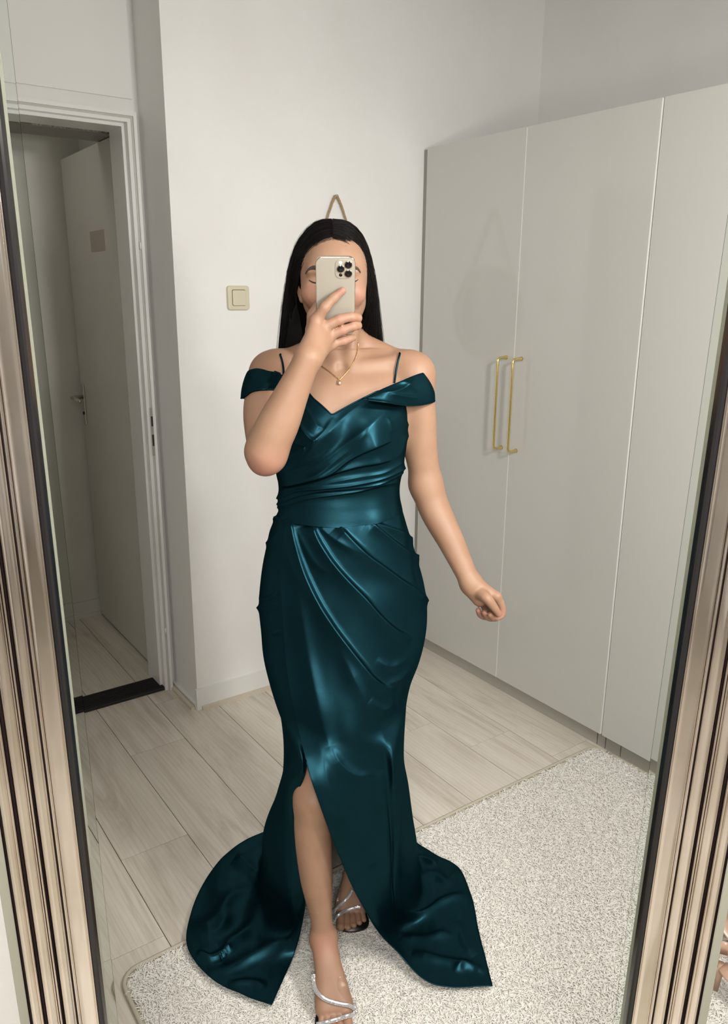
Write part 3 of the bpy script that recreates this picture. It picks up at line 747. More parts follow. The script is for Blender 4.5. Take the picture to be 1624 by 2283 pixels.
if len(body.data.vertices) == len(_fl): _at.data.foreach_set('value', _fl.astype(np.float32))
_bp = proj(bv); _bY = bv[:, 1]
def surf(px, py, rad=2.5, off=0.0, Y0=1.2, Y1=1.8, d=None):
    m = (np.abs(_bp[:, 0]-px) < rad) & (np.abs(_bp[:, 1]-py) < rad) & (_bY > Y0) & (_bY < Y1)
    Y = _bY[m].min() if m.any() else d
    if Y is None: return None
    return P(px, py, Y-off)
def surfpath(pts, n, off, smooth=3, **kw):
    q = cr(pts, n); ys = []
    for x, y in q:
        r = surf(x, y, **kw); ys.append(np.nan if r is None else r[1])
    ys = np.array(ys); ok = ~np.isnan(ys); ys = np.interp(np.arange(n), np.arange(n)[ok], ys[ok])
    for _ in range(smooth): ys[1:-1] = (ys[:-2]+ys[1:-1]*2+ys[2:])/4
    return np.array([P(x, y, Y-off) for (x, y), Y in zip(q, ys)])
def ribbon(c, hw, th, name, mat, par, nrm_=(0, -.8, .6)):
    n_ = len(c); t = np.gradient(c, axis=0); t /= np.linalg.norm(t, axis=1)[:, None]; nn_ = np.asarray(nrm_, float)
    w_ = np.cross(t, nn_); w_ /= np.linalg.norm(w_, axis=1)[:, None]; n2 = np.cross(w_, t)
    prof_ = [(-1, -1), (-1, 0), (-.7, 1), (.7, 1), (1, 0), (1, -1)]
    vs = [c[i]+w_[i]*a*hw+n2[i]*b_*th for i in range(n_) for a, b_ in prof_]
    fs = [(i*6+j, i*6+(j+1) % 6, i*6+6+(j+1) % 6, i*6+6+j) for i in range(n_-1) for j in range(6)]
    fs += [tuple(range(6))[::-1], tuple((n_-1)*6+k for k in range(6))]
    return mesh(name, vs, fs, mat, par, True), w_, n2

# ---------------------------------------------------------------- the gown
def Rx(px, Y, z): return ((px-CX)/F_*(Y*RC[1, 2]+(CAMZ-z)*(-RC[2, 2])))*1.0 - .00715*0  # world x that projects to px
def X3(px, Y, z):
    # solve x for a pixel column at depth Y and height z (the camera has a trace of roll)
    x = Rx(px, Y, z)
    for _ in range(4): x += (px-proj([x, Y, z])[0])*Y/F_
    return np.array([x, Y, z])
def zat(px, py, Y): return P(px, py, Y)[2]
def fold_h(pix, folds):
    """summed height of pressed / gathered folds; each fold: (polyline, height, width left of travel, width right, fade-in, fade-out, power)"""
    H = np.zeros(len(pix))
    for pl, h, wl, wr_, fi, fo, pw in folds:
        pl = cr(pl, 26); seg = np.linalg.norm(np.diff(pl, axis=0), axis=1); Ls = np.r_[0, np.cumsum(seg)]
        lo = pl.min(0)-3.2*max(wl, wr_); hi = pl.max(0)+3.2*max(wl, wr_)
        m = np.where((pix > lo).all(1) & (pix < hi).all(1))[0]
        if not len(m): continue
        q = pix[m]; best = np.full(len(m), 1e9); sg = np.zeros(len(m)); tt = np.zeros(len(m))
        for i in range(len(pl)-1):
            ab = pl[i+1]-pl[i]; t = np.clip(((q-pl[i])@ab)/(ab@ab+1e-9), 0, 1); r = q-pl[i]-t[:, None]*ab
            d = np.hypot(r[:, 0], r[:, 1]); b_ = d < best
            best[b_] = d[b_]; sg[b_] = (ab[0]*r[b_, 1]-ab[1]*r[b_, 0]); tt[b_] = (Ls[i]+t[b_]*seg[i])/Ls[-1]
        w = np.where(sg < 0, wl, wr_)                # image axes: negative = left of travel
        e = np.ones(len(m))
        if fi > 0: e *= np.clip(tt/fi, 0, 1)**.8
        if fo > 0: e *= np.clip((1-tt)/fo, 0, 1)**.8
        H[m] += h*e*np.exp(-(best/w)**pw)
    return H
def normals_grid(G):
    du = np.gradient(G, axis=1); dv = np.gradient(G, axis=0); n = np.cross(du, dv); return n/(np.linalg.norm(n, axis=2)[..., None]+1e-9)
def satin():
    m = N('teal_satin', .4); t = m.t
    df = m.n('ShaderNodeBsdfDiffuse'); df.inputs['Color'].default_value = (.0007, .0036, .0048, 1)
    g1 = m.n('ShaderNodeBsdfAnisotropic'); g1.inputs['Color'].default_value = (.0024, .0142, .0192, 1); g1.inputs['Roughness'].default_value = .42
    g2 = m.n('ShaderNodeBsdfAnisotropic'); g2.inputs['Color'].default_value = (.0055, .0180, .0240, 1); g2.inputs['Roughness'].default_value = .34
    a1 = m.n('ShaderNodeAddShader'); a2 = m.n('ShaderNodeAddShader')
    m.l(df.outputs[0], a1.inputs[0]); m.l(g1.outputs[0], a1.inputs[1]); m.l(a1.outputs[0], a2.inputs[0]); m.l(g2.outputs[0], a2.inputs[1])
    m.l(a2.outputs[0], t.nodes['Material Output'].inputs['Surface'])
    a = m.noise(42, 4, None, .6); q = m.noise(1500, 2)
    bp = m.bump(a.outputs[0], .06, .004); b2 = m.bump(q.outputs[0], .10, .0002, bp)
    for x in (df, g1, g2): m.l(b2.outputs[0], x.inputs['Normal'])
    return m.m
M['satin'] = satin()
XB = -.047
# --- skirt -------------------------------------------------------
up_rows = [  # px y, left, right, depth centre, front bulge, back bulge, seam px
    (1150, 617, 897, 1.650, .092, .092, 640), (1172, 606, 905, 1.650, .100, .098, 636), (1210, 597, 919, 1.650, .110, .105, 631), (1250, 588, 932, 1.650, .118, .112, 629),
    (1300, 581, 945, 1.648, .130, .115, 630), (1345, 578, 951, 1.645, .138, .115, 633), (1400, 583, 949, 1.640, .148, .112, 638),
    (1450, 588, 938, 1.632, .158, .108, 645), (1500, 601, 918, 1.622, .167, .105, 655), (1548, 617, 907, 1.610, .170, .105, 668)]
rows = []
for y, Lx, Rr, cy, bf, bb, sm in up_rows:
    z = zat((Lx+Rr)/2, y, cy); xl, xr = X3(Lx, cy, z)[0], X3(Rr, cy, z)[0]; xc, a = (xl+xr)/2, (xr-xl)/2; nn = 2.25
    def yf(x): return cy-bf*max(0, 1-abs((x-xc)/a)**nn)**(1/nn)
    def yb(x): return cy+bb*max(0, 1-abs((x-xc)/a)**2)**.5
    row = []
    xs = X3(sm, cy-bf*.7, z)[0]
    fr = [xs+.006, xs+(xl-xs)*.35, xs+(xl-xs)*.66, xs+(xl-xs)*.88]
    row += [(x, yf(x)+(.005 if i == 0 else .003), z) for i, x in enumerate(fr)]
    row.append((xl, cy, z))
    for c in (.95, .78, .42, 0, -.5, -.87): x = xc-a*c; row.append((x, yb(x), z))
    row.append((xr, cy, z))
    for x in (xc+a*.975, xc+a*.90, xc+a*.9*.45+xs*.0+xc*0, None, xs):
        if x is None: x = xs+(xc+a*.40-xs)*.52
        row.append((x, yf(x)-.002, z))
    rows.append(row)
def low(z, spec):
    out = []
    for s_ in spec:
        if len(s_) == 2: out.append(X3(s_[0], s_[1], z))
        elif s_[2] == 'P': out.append(P(s_[0], s_[1], s_[3]))
        elif s_[2] == 'F': out.append(PZ(s_[0], s_[1], s_[3]))
        else: out.append(X3(s_[0], s_[1], s_[3]))
    return out
rows.append(low(.585, [(683, 1690, 'P', 1.428), (670, 1.430), (656, 1.45), (641, 1.49), (627, 1.56), (638, 1.63), (665, 1.675), (710, 1.70), (765, 1.71), (820, 1.70), (875, 1.665), (904, 1.60), (899, 1.53), (886, 1.468), (848, 1.446), (762, 1.424), (682, 1692, 'P', 1.412)]))
rows.append(low(.47, [(656, 1787, 'P', 1.445), (648, 1.447), (640, 1.457), (634, 1.49), (632, 1.55), (640, 1.61), (665, 1.67), (710, 1.70), (765, 1.71), (820, 1.70), (870, 1.665), (900, 1.61), (896, 1.53), (888, 1.450), (860, 1.430), (782, 1.394), (709, 1779, 'P', 1.376)]))
rows.append(low(.35, [(660, 1880, 'P', 1.445), (640, 1.455), (627, 1.485), (618, 1.53), (615, 1.58), (622, 1.65), (655, 1.72), (705, 1.75), (765, 1.765), (835, 1.76), (890, 1.715), (912, 1.65), (896, 1.56), (889, 1.468), (868, 1.445), (807, 1.402), (748, 1884, 'P', 1.375)]))
rows.append(low(.20, [(672, 1970, 'P', 1.455), (642, 1.465), (617, 1.50), (601, 1.55), (592, 1.61), (590, 1.70), (625, 1.80), (690, 1.85), (765, 1.86), (845, 1.85), (910, 1.80), (933, 1.66, 'X', .11), (897, 1.57, 'X', .14), (888, 1.478, 'X', .19), (872, 1.45, 'X', .215), (838, 1.41, 'X', .22), (806, 2014, 'P', 1.395)]))
rows.append(low(.0, [(676, 2050, 'P', 1.470), (645, 2090, 'F', .06), (605, 2096, 'F', .04), (575, 2072, 'F', .028), (563, 2035, 'F', .020), (570, 1960, 'F', .012), (600, 1895, 'F', .02), (680, 1868, 'F', .02), (765, 1862, 'F', .02), (850, 1872, 'F', .02), (922, 1905, 'F', .022), (950, 1985, 'F', .022), (945, 2040, 'F', .02), (915, 2066, 'F', .02), (899, 2092, 'F', .026), (890, 2112, 'F', .040), (884, 2126, 'P', 1.452)]))
rows.append(low(.0, [(656, 2130, 'F', .035), (600, 2150, 'F', .022), (545, 2138, 'F', .022), (505, 2098, 'F', .022), (497, 2035, 'F', .014), (520, 1965, 'F', .012), (572, 1895, 'F', .01), (665, 1856, 'F', .01), (765, 1850, 'F', .01), (870, 1866, 'F', .01), (943, 1905, 'F', .02), (988, 1952, 'F', .022), (1000, 2012, 'F', .024), (992, 2080, 'F', .022), (980, 2125, 'F', .022), (972, 2160, 'F', .022), (968, 2200, 'F', .022)]))
rows.append(low(.0, [(606, 2246, 'F', .02), (545, 2223, 'F', .02), (470, 2183, 'F', .02), (420, 2118, 'F', .02), (430, 2032, 'F', .008), (475, 1943, 'F', .006), (545, 1880, 'F', .006), (640, 1848, 'F', .006), (760, 1842, 'F', .006), (880, 1858, 'F', .006), (965, 1908, 'F', .02), (1024, 1938, 'F', .02), (1050, 2000, 'F', .02), (1066, 2075, 'F', .02), (1079, 2126, 'F', .02), (1088, 2162, 'F', .02), (1098, 2202, 'F', .02)]))
Rw = np.array([[np.asarray(p, float) for p in r] for r in rows])
NC, NR = 560, 760
rt = np.r_[0, np.cumsum(np.linalg.norm(np.diff(Rw[:, [4, 11, 14, 15]], axis=0), axis=2).mean(1))]
Gv = crt(rt, Rw, np.linspace(0, rt[-1], NR))                         # rows
ct = np.array([0, 1, 2, 3, 4.2, 5.6, 7.2, 8.8, 10.4, 12, 13.6, 15, 16.2, 17.6, 20.5, 24, 27.5])
G = crt(ct, Gv.transpose(1, 0, 2), np.linspace(0, ct[-1], NC)).transpose(1, 0, 2)
# waist seam dips to the middle
vrow = np.linspace(0, rt[-1], NR)
def seam_y(px): return np.interp(px, [600, 632, 700, 757, 840, 897, 940], [1150, 1160, 1170, 1173, 1164, 1141, 1135])
nrm = normals_grid(G)
if nrm[5, NC//2].dot(G[5, NC//2]-np.array([XB, 1.65, G[5, NC//2, 2]])) < 0: nrm = -nrm
pix = proj(G.reshape(-1, 3)).reshape(NR, NC, 2)
c3 = lambda pts: [(x/3.383+520, y/3.383+1120) for x, y in pts]
c4 = lambda pts: [(x/2.2556+400, y/2.2556+1650) for x, y in pts]
front = (nrm[..., 1] < .35)
pl_folds = [
    (c3([(440, 150), (480, 300), (560, 550), (650, 750), (760, 930), (870, 1080), (980, 1230), (1060, 1330), (1150, 1388), (1230, 1400)]), .0120, 4.2, 26, .04, .10, 1.3),
    (c3([(605, 185), (640, 280), (740, 430), (880, 600), (1000, 730), (1100, 850), (1220, 960), (1350, 1030)]), .0112, 4.2, 25, .05, .12, 1.3),
    (c3([(800, 200), (850, 260), (980, 380), (1120, 480), (1280, 600), (1400, 680), (1470, 745)]), .0095, 4, 22, .08, .10, 1.3),
    (c3([(1020, 180), (1100, 240), (1250, 340), (1430, 425)]), .0070, 3, 16, .1, .1, 1.3),
    (c3([(1040, 185), (1200, 240), (1390, 292)]), .0052, 3, 11, .15, .1, 1.3),
    (c3([(460, 170), (540, 330), (640, 470), (740, 540)]), .0040, 9, 9, .1, .5, 1.6),
    (c3([(640, 200), (760, 290), (900, 370), (1010, 410)]), .0040, 9, 7, .1, .5, 1.6),
    (c3([(400, 300), (440, 460), (520, 600), (600, 760)]), .0040, 12, 12, .2, .6, 1.6),
    (c3([(470, 430), (520, 800), (590, 1250), (690, 1700), (800, 2100)]), .0060, 16, 22, .25, .4, 1.6),
    (c3([(780, 1050), (900, 1300), (1010, 1520), (1110, 1700), (1180, 1950)]), .0060, 15, 20, .3, .45, 1.6),
    (c3([(1150, 1380), (1260, 1330), (1330, 1250)]), .0050, 9, 9, .3, .5, 1.6),
    (c3([(1030, 1480), (1120, 1560), (1220, 1520)]), .0055, 9, 12, .3, .4, 1.5),
    (c3([(1080, 1190), (1200, 1240), (1330, 1150)]), .0040, 9, 10, .3, .4, 1.6),
    (c4([(760, 30), (820, 130), (900, 180), (980, 170)]), .0045, 10, 14, .3, .35, 1.5),
    (c4([(700, 0), (760, 260), (850, 430), (930, 560)]), .0080, 16, 20, .5, .3, 1.6),
    (c4([(830, 420), (880, 570), (950, 620), (1010, 560)]), .0050, 10, 12, .3, .35, 1.5),
    (c4([(1010, 150), (1030, 500), (1050, 800)]), .0080, 18, 14, .3, .25, 1.6),
    (c4([(560, 20), (560, 200), (545, 420)]), .0060, 10, 8, .3, .3, 1.6),
    # left hip
    (c3([(180, 792), (260, 796), (320, 780), (358, 776)]), .0058, 4, 7, 0, .4, 1.4),
    (c3([(195, 735), (280, 715), (330, 680), (360, 662)]), .0050, 4, 7, .1, .4, 1.4),
    (c3([(235, 320), (300, 285), (355, 270)]), .0036, 4, 7, .2, .4, 1.4),
    (c3([(290, 990), (340, 977), (370, 968)]), .0030, 4, 8, .3, .4, 1.4),
    (c3([(300, 115), (340, 140), (390, 150)]), .0050, 4, 5, .1, .2, 1.4),
    # right hip silhouette puckers
    (c3([(1400, 690), (1462, 745), (1500, 775)]), .0040, 4, 6, .2, .2, 1.4),
    (c3([(1390, 420), (1436, 440), (1480, 455)]), .0030, 4, 5, .2, .2, 1.4),
]
fl_folds = [
    (c4([(100, 1000), (180, 990), (240, 900), (250, 860)]), .011, 16, 16, .2, .3, 1.7),
    (c4([(90, 1085), (160, 1110), (220, 1080), (245, 1060), (230, 1100)]), .013, 9, 9, .1, .2, 1.6),
    (c4([(200, 1050), (300, 1000), (370, 930), (400, 800)]), .013, 14, 18, .2, .2, 1.7),
    (c4([(60, 980), (160, 930), (260, 800), (380, 740)]), .008, 16, 16, .2, .3, 1.7),
    (c4([(280, 600), (340, 640), (400, 700)]), .012, 12, 12, .2, .2, 1.6),
    (c4([(140, 1170), (260, 1160), (400, 1080), (560, 1010)]), .010, 14, 14, .2, .2, 1.7),
    (c4([(250, 1240), (350, 1230), (440, 1250)]), .007, 9, 9, .2, .2, 1.7),
    (c4([(1100, 880), (1220, 890), (1330, 820), (1460, 790)]), .012, 9, 12, .1, .2, 1.5),
    (c4([(1110, 1000), (1250, 1010), (1330, 990), (1400, 1000)]), .009, 10, 12, .2, .3, 1.7),
    (c4([(1210, 700), (1290, 690), (1350, 720), (1400, 650)]), .010, 12, 12, .2, .2, 1.7),
    (c4([(1190, 600), (1260, 620), (1300, 640)]), .008, 8, 8, .2, .2, 1.7),
    (c4([(1170, 1080), (1320, 1120), (1480, 1150)]), .009, 10, 14, .2, .2, 1.7),
    (c4([(1380, 1180), (1430, 1140), (1480, 1150), (1540, 1180)]), .006, 9, 9, .2, .2, 1.7),
    (c4([(1400, 920), (1440, 1040), (1480, 1100)]), .006, 12, 12, .2, .2, 1.7),
]
H = np.zeros((NR, NC)); mf = front
H[mf] += fold_h(pix[mf], pl_folds)
wf = np.clip((vrow-(rt[12]*.6+rt[13]*.4))/(rt[14]-(rt[12]*.6+rt[13]*.4)), 0, 1)[:, None]*np.ones((1, NC))
Hf = np.zeros((NR, NC)); mm_ = wf > 0; Hf[mm_] = fold_h(pix[mm_], fl_folds)
colu = np.linspace(0, ct[-1], NC)[None, :]
H *= (1-wf*.8)
# sharp fold at the right where the front panel turns back (column of control 13)
G2 = G+nrm*(H)[..., None]
G2[..., 2] += (Hf*wf)
# train ripple
def vnoise(x, y, s):
    r = np.random.default_rng(s); g = r.random((64, 64)); xi = np.floor(x).astype(int); yi = np.floor(y).astype(int); fx = x-xi; fy = y-yi
    fx = fx*fx*(3-2*fx); fy = fy*fy*(3-2*fy); a = g[xi % 64, yi % 64]; b_ = g[(xi+1) % 64, yi % 64]; c = g[xi % 64, (yi+1) % 64]; d = g[(xi+1) % 64, (yi+1) % 64]
    return (a*(1-fx)+b_*fx)*(1-fy)+(c*(1-fx)+d*fx)*fy
nz = vnoise(G2[..., 0]*16+40, G2[..., 1]*11+40, 1)*.010+vnoise(G2[..., 0]*38+9, G2[..., 1]*26+9, 2)*.0035
G2[..., 2] += nz*wf*.8
# keep above the rug / boards
uu = G2[..., 0]*cA+G2[..., 1]*sA; ww = -G2[..., 0]*sA+G2[..., 1]*cA
rugm_ = np.clip((uu-RU0+.01)/.02, 0, 1)*np.clip((RW1+.01-ww)/.02, 0, 1)
zmin = .0035+rugm_*.0150
G2[..., 2] = np.maximum(G2[..., 2], zmin)
# seam line at the waist: slide first rows to the dipping seam
k0 = np.clip(1-vrow/rt[2], 0, 1)[:, None]
pm = pix[0]; fm = (nrm[0][:, 1] < .2)
dz = np.where(fm, (pm[:, 1]-seam_y(pm[:, 0])+4)*.00088, .004)
G2[..., 2] += dz[None, :]*k0
sk = npmesh('dress', G2.reshape(-1, 3), grid_faces(NR, NC), M['satin'], person)
hem = tag(None if False else sk)
ie = int(np.searchsorted(vrow, rt[10])); ex = np.r_[G2[ie:, 0][::3], G2[-1, ::3], G2[ie:, -1][::-1][::3]]
vs, fs = tube(ex, .0013, 5); mesh('hem', vs, fs, M['satin'], sk, True)

# --- bodice ------------------------------------------------------
bod_rows = [  # px y, left, right, centre Y, front, back
    (800, 640, 885, 1.668, .050, .060), (840, 626, 896, 1.664, .066, .072), (870, 622, 903, 1.660, .080, .080), (905, 619, 906, 1.656, .090, .085), (960, 618, 905, 1.654, .095, .088),
    (1000, 619, 903, 1.652, .094, .088), (1040, 621, 896, 1.650, .090, .086), (1080, 625, 889, 1.649, .084, .084), (1110, 626, 890, 1.649, .0875, .083), (1135, 625, 895, 1.649, .094, .085), (1160, 622, 898, 1.649, .100, .087), (1215, 617, 903, 1.649, .112, .090)]
br = []
for y, Lx, Rr, cy, bf, bb in bod_rows:
    z = zat((Lx+Rr)/2, y, cy); xl, xr = X3(Lx, cy, z)[0], X3(Rr, cy, z)[0]; br.append((z, (xl+xr)/2, (xr-xl)/2, cy, bf, bb))
br = np.array(br)[::-1]
def bod_pt(th, z):
    v = crt(br[:, 0], br[:, 1:], np.clip(z, br[0, 0], br[-1, 0]))
    c, s_ = np.cos(th), np.sin(th); n_ = 2/2.3
    x = v[:, 0]+v[:, 1]*np.sign(c)*np.abs(c)**n_
    y = v[:, 2]+np.where(s_ > 0, v[:, 4], v[:, 3])*np.sign(s_)*np.abs(s_)**n_
    fr_ = np.clip(-s_, 0, 1)**.6
    for sx in (-1, 1): y = y-fr_*.023*np.exp(-((x-(XB+sx*.063))/.045)**2-((z-1.222)/.046)**2)
    return np.stack([x, y, z], -1)
neck_pts = np.array([(596, 880), (640, 862), (672, 868), (690, 876), (700, 888), (720, 905), (741, 925), (760, 914), (785, 900), (808, 888), (840, 872), (875, 868), (895, 880), (907, 897), (925, 905)], float)
NCB, NRB = 560, 400
ths = np.linspace(0, 2*np.pi, NCB, endpoint=False)
ztop = np.full(NCB, 1.30)
for _ in range(30):
    p = bod_pt(ths, ztop); q = proj(p); tgt = np.interp(q[:, 0], neck_pts[:, 0], neck_pts[:, 1])
    ztop += (q[:, 1]-tgt)*.00085*.8
back_ = np.clip((np.sin(ths)+.05)/.3, 0, 1); ztop = ztop*(1-back_)+back_*1.235
def px_bottom(th):
    zb = np.full(len(th), 1.05)
    for _ in range(25):
        q = proj(bod_pt(th, zb)); zb += (q[:, 1]-seam_y(q[:, 0])-3)*.0009*.8
    return zb
zbot = px_bottom(ths); zbot = zbot*(1-back_)+back_*1.045
tr = np.linspace(0, 1, NRB)[:, None]
ZZ = ztop[None]*(1-tr)+zbot[None]*tr; TH = np.broadcast_to(ths[None], ZZ.shape)
GB = bod_pt(TH.ravel(), ZZ.ravel()).reshape(NRB, NCB, 3)
nb = np.stack([np.cos(TH), np.sin(TH), 0*TH], -1)
pb = proj(GB.reshape(-1, 3)).reshape(NRB, NCB, 2)
c2 = lambda pts: [(x/3.383+520, y/3.383+820) for x, y in pts]
wrap = c2([(762, 372), (735, 410), (700, 462), (630, 540), (540, 620), (450, 690), (340, 760)])
bf_ = [
    (wrap, .0042, 22, 5.0, .18, 0, 1.4),
    (c2([(1000, 250), (880, 330), (765, 440), (640, 580), (480, 740), (350, 850)]), .0028, 10, 8, .3, .1, 1.5),
    (c2([(1180, 300), (1020, 440), (860, 560), (700, 690), (520, 790), (360, 870)]), .0036, 11, 8, .4, .1, 1.5),
    (c2([(1030, 450), (900, 590), (780, 690), (640, 800), (460, 850)]), .0060, 6, 14, .55, .3, 1.5),
    (c2([(1195, 545), (1080, 590), (960, 640), (870, 690), (740, 790), (560, 860), (370, 890)]), .0095, 3, 18, .15, .1, 1.35),
    (c2([(1195, 690), (1080, 715), (940, 740), (700, 810), (500, 870), (370, 910)]), .0080, 3, 15, .12, .1, 1.35),
    (c2([(1270, 760), (1120, 830), (900, 880), (680, 905), (480, 930), (365, 985)]), .0066, 3.5, 10, .0, .0, 1.35),
    (c2([(1250, 800), (1100, 870), (900, 905), (650, 930), (480, 970), (360, 1030)]), .0054, 3, 8, .0, .0, 1.35),
    (c2([(1240, 860), (1080, 890), (960, 925), (800, 950), (560, 985), (360, 1055)]), .0050, 4, 6, .1, .0, 1.35),
    (c2([(1250, 720), (1120, 790), (960, 820), (800, 850), (640, 880)]), .0036, 5, 7, .0, .3, 1.4),
    (c2([(1320, 500), (1285, 540), (1250, 640), (1190, 700)]), .0040, 6, 6, .0, .4, 1.4),
    (c2([(1290, 400), (1310, 450), (1315, 520)]), .0030, 4, 4, .2, .2, 1.4),
    (c2([(1160, 370), (1180, 420), (1190, 520)]), .0022, 5, 5, .3, .3, 1.4),
    (c2([(530, 270), (590, 350), (640, 425), (685, 462)]), .0036, 4, 14, .2, .15, 1.4),
    (c2([(510, 400), (560, 490), (600, 530), (640, 545)]), .0062, 3, 14, .1, .05, 1.4),
    (c2([(430, 560), (490, 590), (560, 606)]), .0042, 5, 9, .1, .05, 1.4),
    (c2([(390, 660), (420, 685), (440, 690)]), .0030, 5, 7, .1, .1, 1.4),
    (c2([(330, 1085), (370, 1120), (400, 1150)]), .0030, 4, 4, .1, .1, 1.4),
]
HB = np.zeros((NRB, NCB)); fmB = nb[..., 1] < .3
HB[fmB] = fold_h(pb[fmB], bf_)
hl = vnoise(pb[..., 0]*.02+7, pb[..., 1]*.03+5, 5)*.002
GB += nb*(HB+.0015+hl)[..., None]
fB = grid_faces(NRB, NCB, True)
bodice = npmesh('bodice', GB.reshape(-1, 3), fB, M['satin'], sk)
vs, fs = tube(np.r_[GB[0, ::3], GB[0, :1]], .0018, 6); mesh('neckline_binding', vs, fs, M['satin'], bodice.parent, True)
# --- off-shoulder bands -------------------------------------------
def band(name, top, bot, bulge, folds=None, nu=120, nv=46):
    a = cr(top, nu); b_ = cr(bot, nu); t = np.linspace(0, 1, nv)[:, None, None]
    g = a[None]*(1-t)+b_[None]*t
    n_ = normals_grid(g); cen = g.mean((0, 1))
    out = g-np.array([XB, 1.68, 0]); out[..., 2] = 0
    sgn = np.sign((n_*out).sum(-1)); n_ = n_*np.where(sgn == 0, 1, sgn)[..., None]
    g = g+n_*(bulge*np.sin(np.pi*t[..., 0])**.6)[..., None]
    if folds: g = g+n_*fold_h(proj(g.reshape(-1, 3)), folds).reshape(nv, nu, 1)
    g2 = np.concatenate([g, (g-n_*.003)[::-1]], 0)
    o = npmesh(name, g2.reshape(-1, 3), grid_faces(2*nv, nu), M['satin'], sk); 
    vs, fs = tube(g[-1], .0016, 6); mesh('band_piping', vs, fs, M['satin'], sk, True)
    return o
bandR_top = [P(806, 891, 1.548), P(850, 868, 1.560), P(893, 850, 1.585), P(925, 837, 1.607), P(948, 829, 1.632), P(953, 828, 1.665), P(945, 830, 1.70), P(915, 838, 1.735), P(870, 850, 1.745), P(800, 860, 1.750)]
bandR_bot = [P(820, 892, 1.545), P(860, 897, 1.551), P(900, 903, 1.577), P(935, 903, 1.602), P(962, 898, 1.628), P(970, 893, 1.665), P(962, 893, 1.705), P(925, 900, 1.742), P(870, 905, 1.750), P(800, 905, 1.752)]
bfR = [(c2([(1110, 190), (1200, 180), (1290, 150), (1370, 80)]), .0040, 6, 8, .2, .3, 1.5), (c2([(1180, 200), (1290, 215), (1400, 230)]), .0030, 5, 6, .2, .3, 1.5), (c2([(1230, 100), (1310, 110), (1400, 180)]), .0025, 6, 6, .3, .3, 1.5)]
band('shoulder_band', bandR_top, bandR_bot, .005, bfR)
aL = list(surfpath([(626, 834), (612, 829), (596, 826), (582, 822), (570, 821), (561, 823)], 6, .0045, 1, Y0=1.53, d=None))
bL = list(surfpath([(640, 873), (608, 869), (588, 868), (570, 870), (557, 874), (548, 881)], 6, .0050, 1, Y0=1.53, d=None))
bandL_top = [P(684, 872, aL[0][1]-.016), P(668, 858, aL[0][1]-.012), P(648, 844, aL[0][1]-.006)]+aL+[P(553, 827, aL[-1][1]+.03), P(560, 828, 1.70), P(600, 838, 1.735), P(700, 860, 1.75)]
bandL_bot = [P(680, 900, bL[0][1]-.005), P(670, 890, bL[0][1]-.003), P(656, 880, bL[0][1]-.001)]+bL+[P(541, 887, bL[-1][1]+.03), P(546, 888, 1.69), P(600, 895, 1.742), P(700, 905, 1.752)]
band('shoulder_band', bandL_top, bandL_bot, .004, [(c2([(120, 60), (200, 110), (320, 130)]), .0025, 7, 7, .2, .3, 1.5)])
# spaghetti straps
for pts in ([P(880, 853, 1.588), P(884, 825, 1.606), P(889, 800, 1.628), P(892, 789, 1.655), P(890, 787, 1.70)], [P(633, 838, 1.604), P(632, 820, 1.612), P(629, 803, 1.628), P(625, 791, 1.652), P(627, 789, 1.70)]):
    pq = proj(np.array(pts)); c_ = surfpath(pq[:4], 20, .0022, 3, Y0=1.56, Y1=1.72)
    vs, fs = tube(np.r_[c_, [c_[-1]+[0, .05, .004]]], .0021, 8); mesh('strap', vs, fs, M['satin'], sk, True)

# ---------------------------------------------------------------- necklace
M['gold'] = N('gold_chain', .2, (.85, .58, .26), 1.).m
nk = [P(799, 764, 1.640), P(797, 785, 1.626), P(790, 805, 1.616), P(778, 825, 1.608), P(763, 842, 1.603), P(758, 846, 1.602), P(752, 842, 1.603), P(735, 828, 1.606), P(714, 812, 1.612), P(708, 800, 1.618)]
ck = surfpath([(799, 764), (797, 785), (790, 805), (778, 825), (763, 842), (758, 846), (752, 842), (735, 828), (714, 812), (706, 800)], 170, .0012, 6, Y0=1.57)
vs, fs = [], []
for i in range(0, 168):
    a = ck[i]; t = ck[i+1]-ck[i-1] if i else ck[1]-ck[0]; t = t/np.linalg.norm(t)
    w_ = np.cross(t, [0, 1, 0]) if i % 2 else np.array([0, -1, 0.]); r_ = [a+t*(.0013*math.cos(q))+w_*(.0007*math.sin(q)) for q in np.linspace(0, 2*math.pi, 9)[:-1]]
    v_, f_ = tube(r_, .00032, 3, closed=True); k = len(vs); vs += v_; fs += [tuple(x+k for x in f) for f in f_]
nkl = mesh('necklace', vs, fs, M['gold'], person, True); nkl['label'] = 'fine gold chain'
pc = surf(758, 849, Y0=1.57)+np.array([0, -.004, 0])
vs, fs = tube([pc+[0, 0, .004], pc+[0, -.001, .001]], .0013, 8); mesh('bail', vs, fs, M['gold'], nkl, True)
def gem(name, c, r, mat, par, dirn=(0, -1, 0)):
    bm = bmesh.new(); bmesh.ops.create_uvsphere(bm, u_segments=8, v_segments=5, radius=r)
    me = bpy.data.meshes.new(name); bm.to_mesh(me); bm.free(); o = link(name, me, mat); o.location = [float(x) for x in c]; setp(o, par); return o
M['crystal'] = N('cut_crystal', .05, (.85, .85, .88), .55).m
gem('bezel', pc-[0, .0005, .0035], .0044, M['gold'], nkl); gem('stone', pc-[0, .0030, .0035], .0031, M['crystal'], nkl)

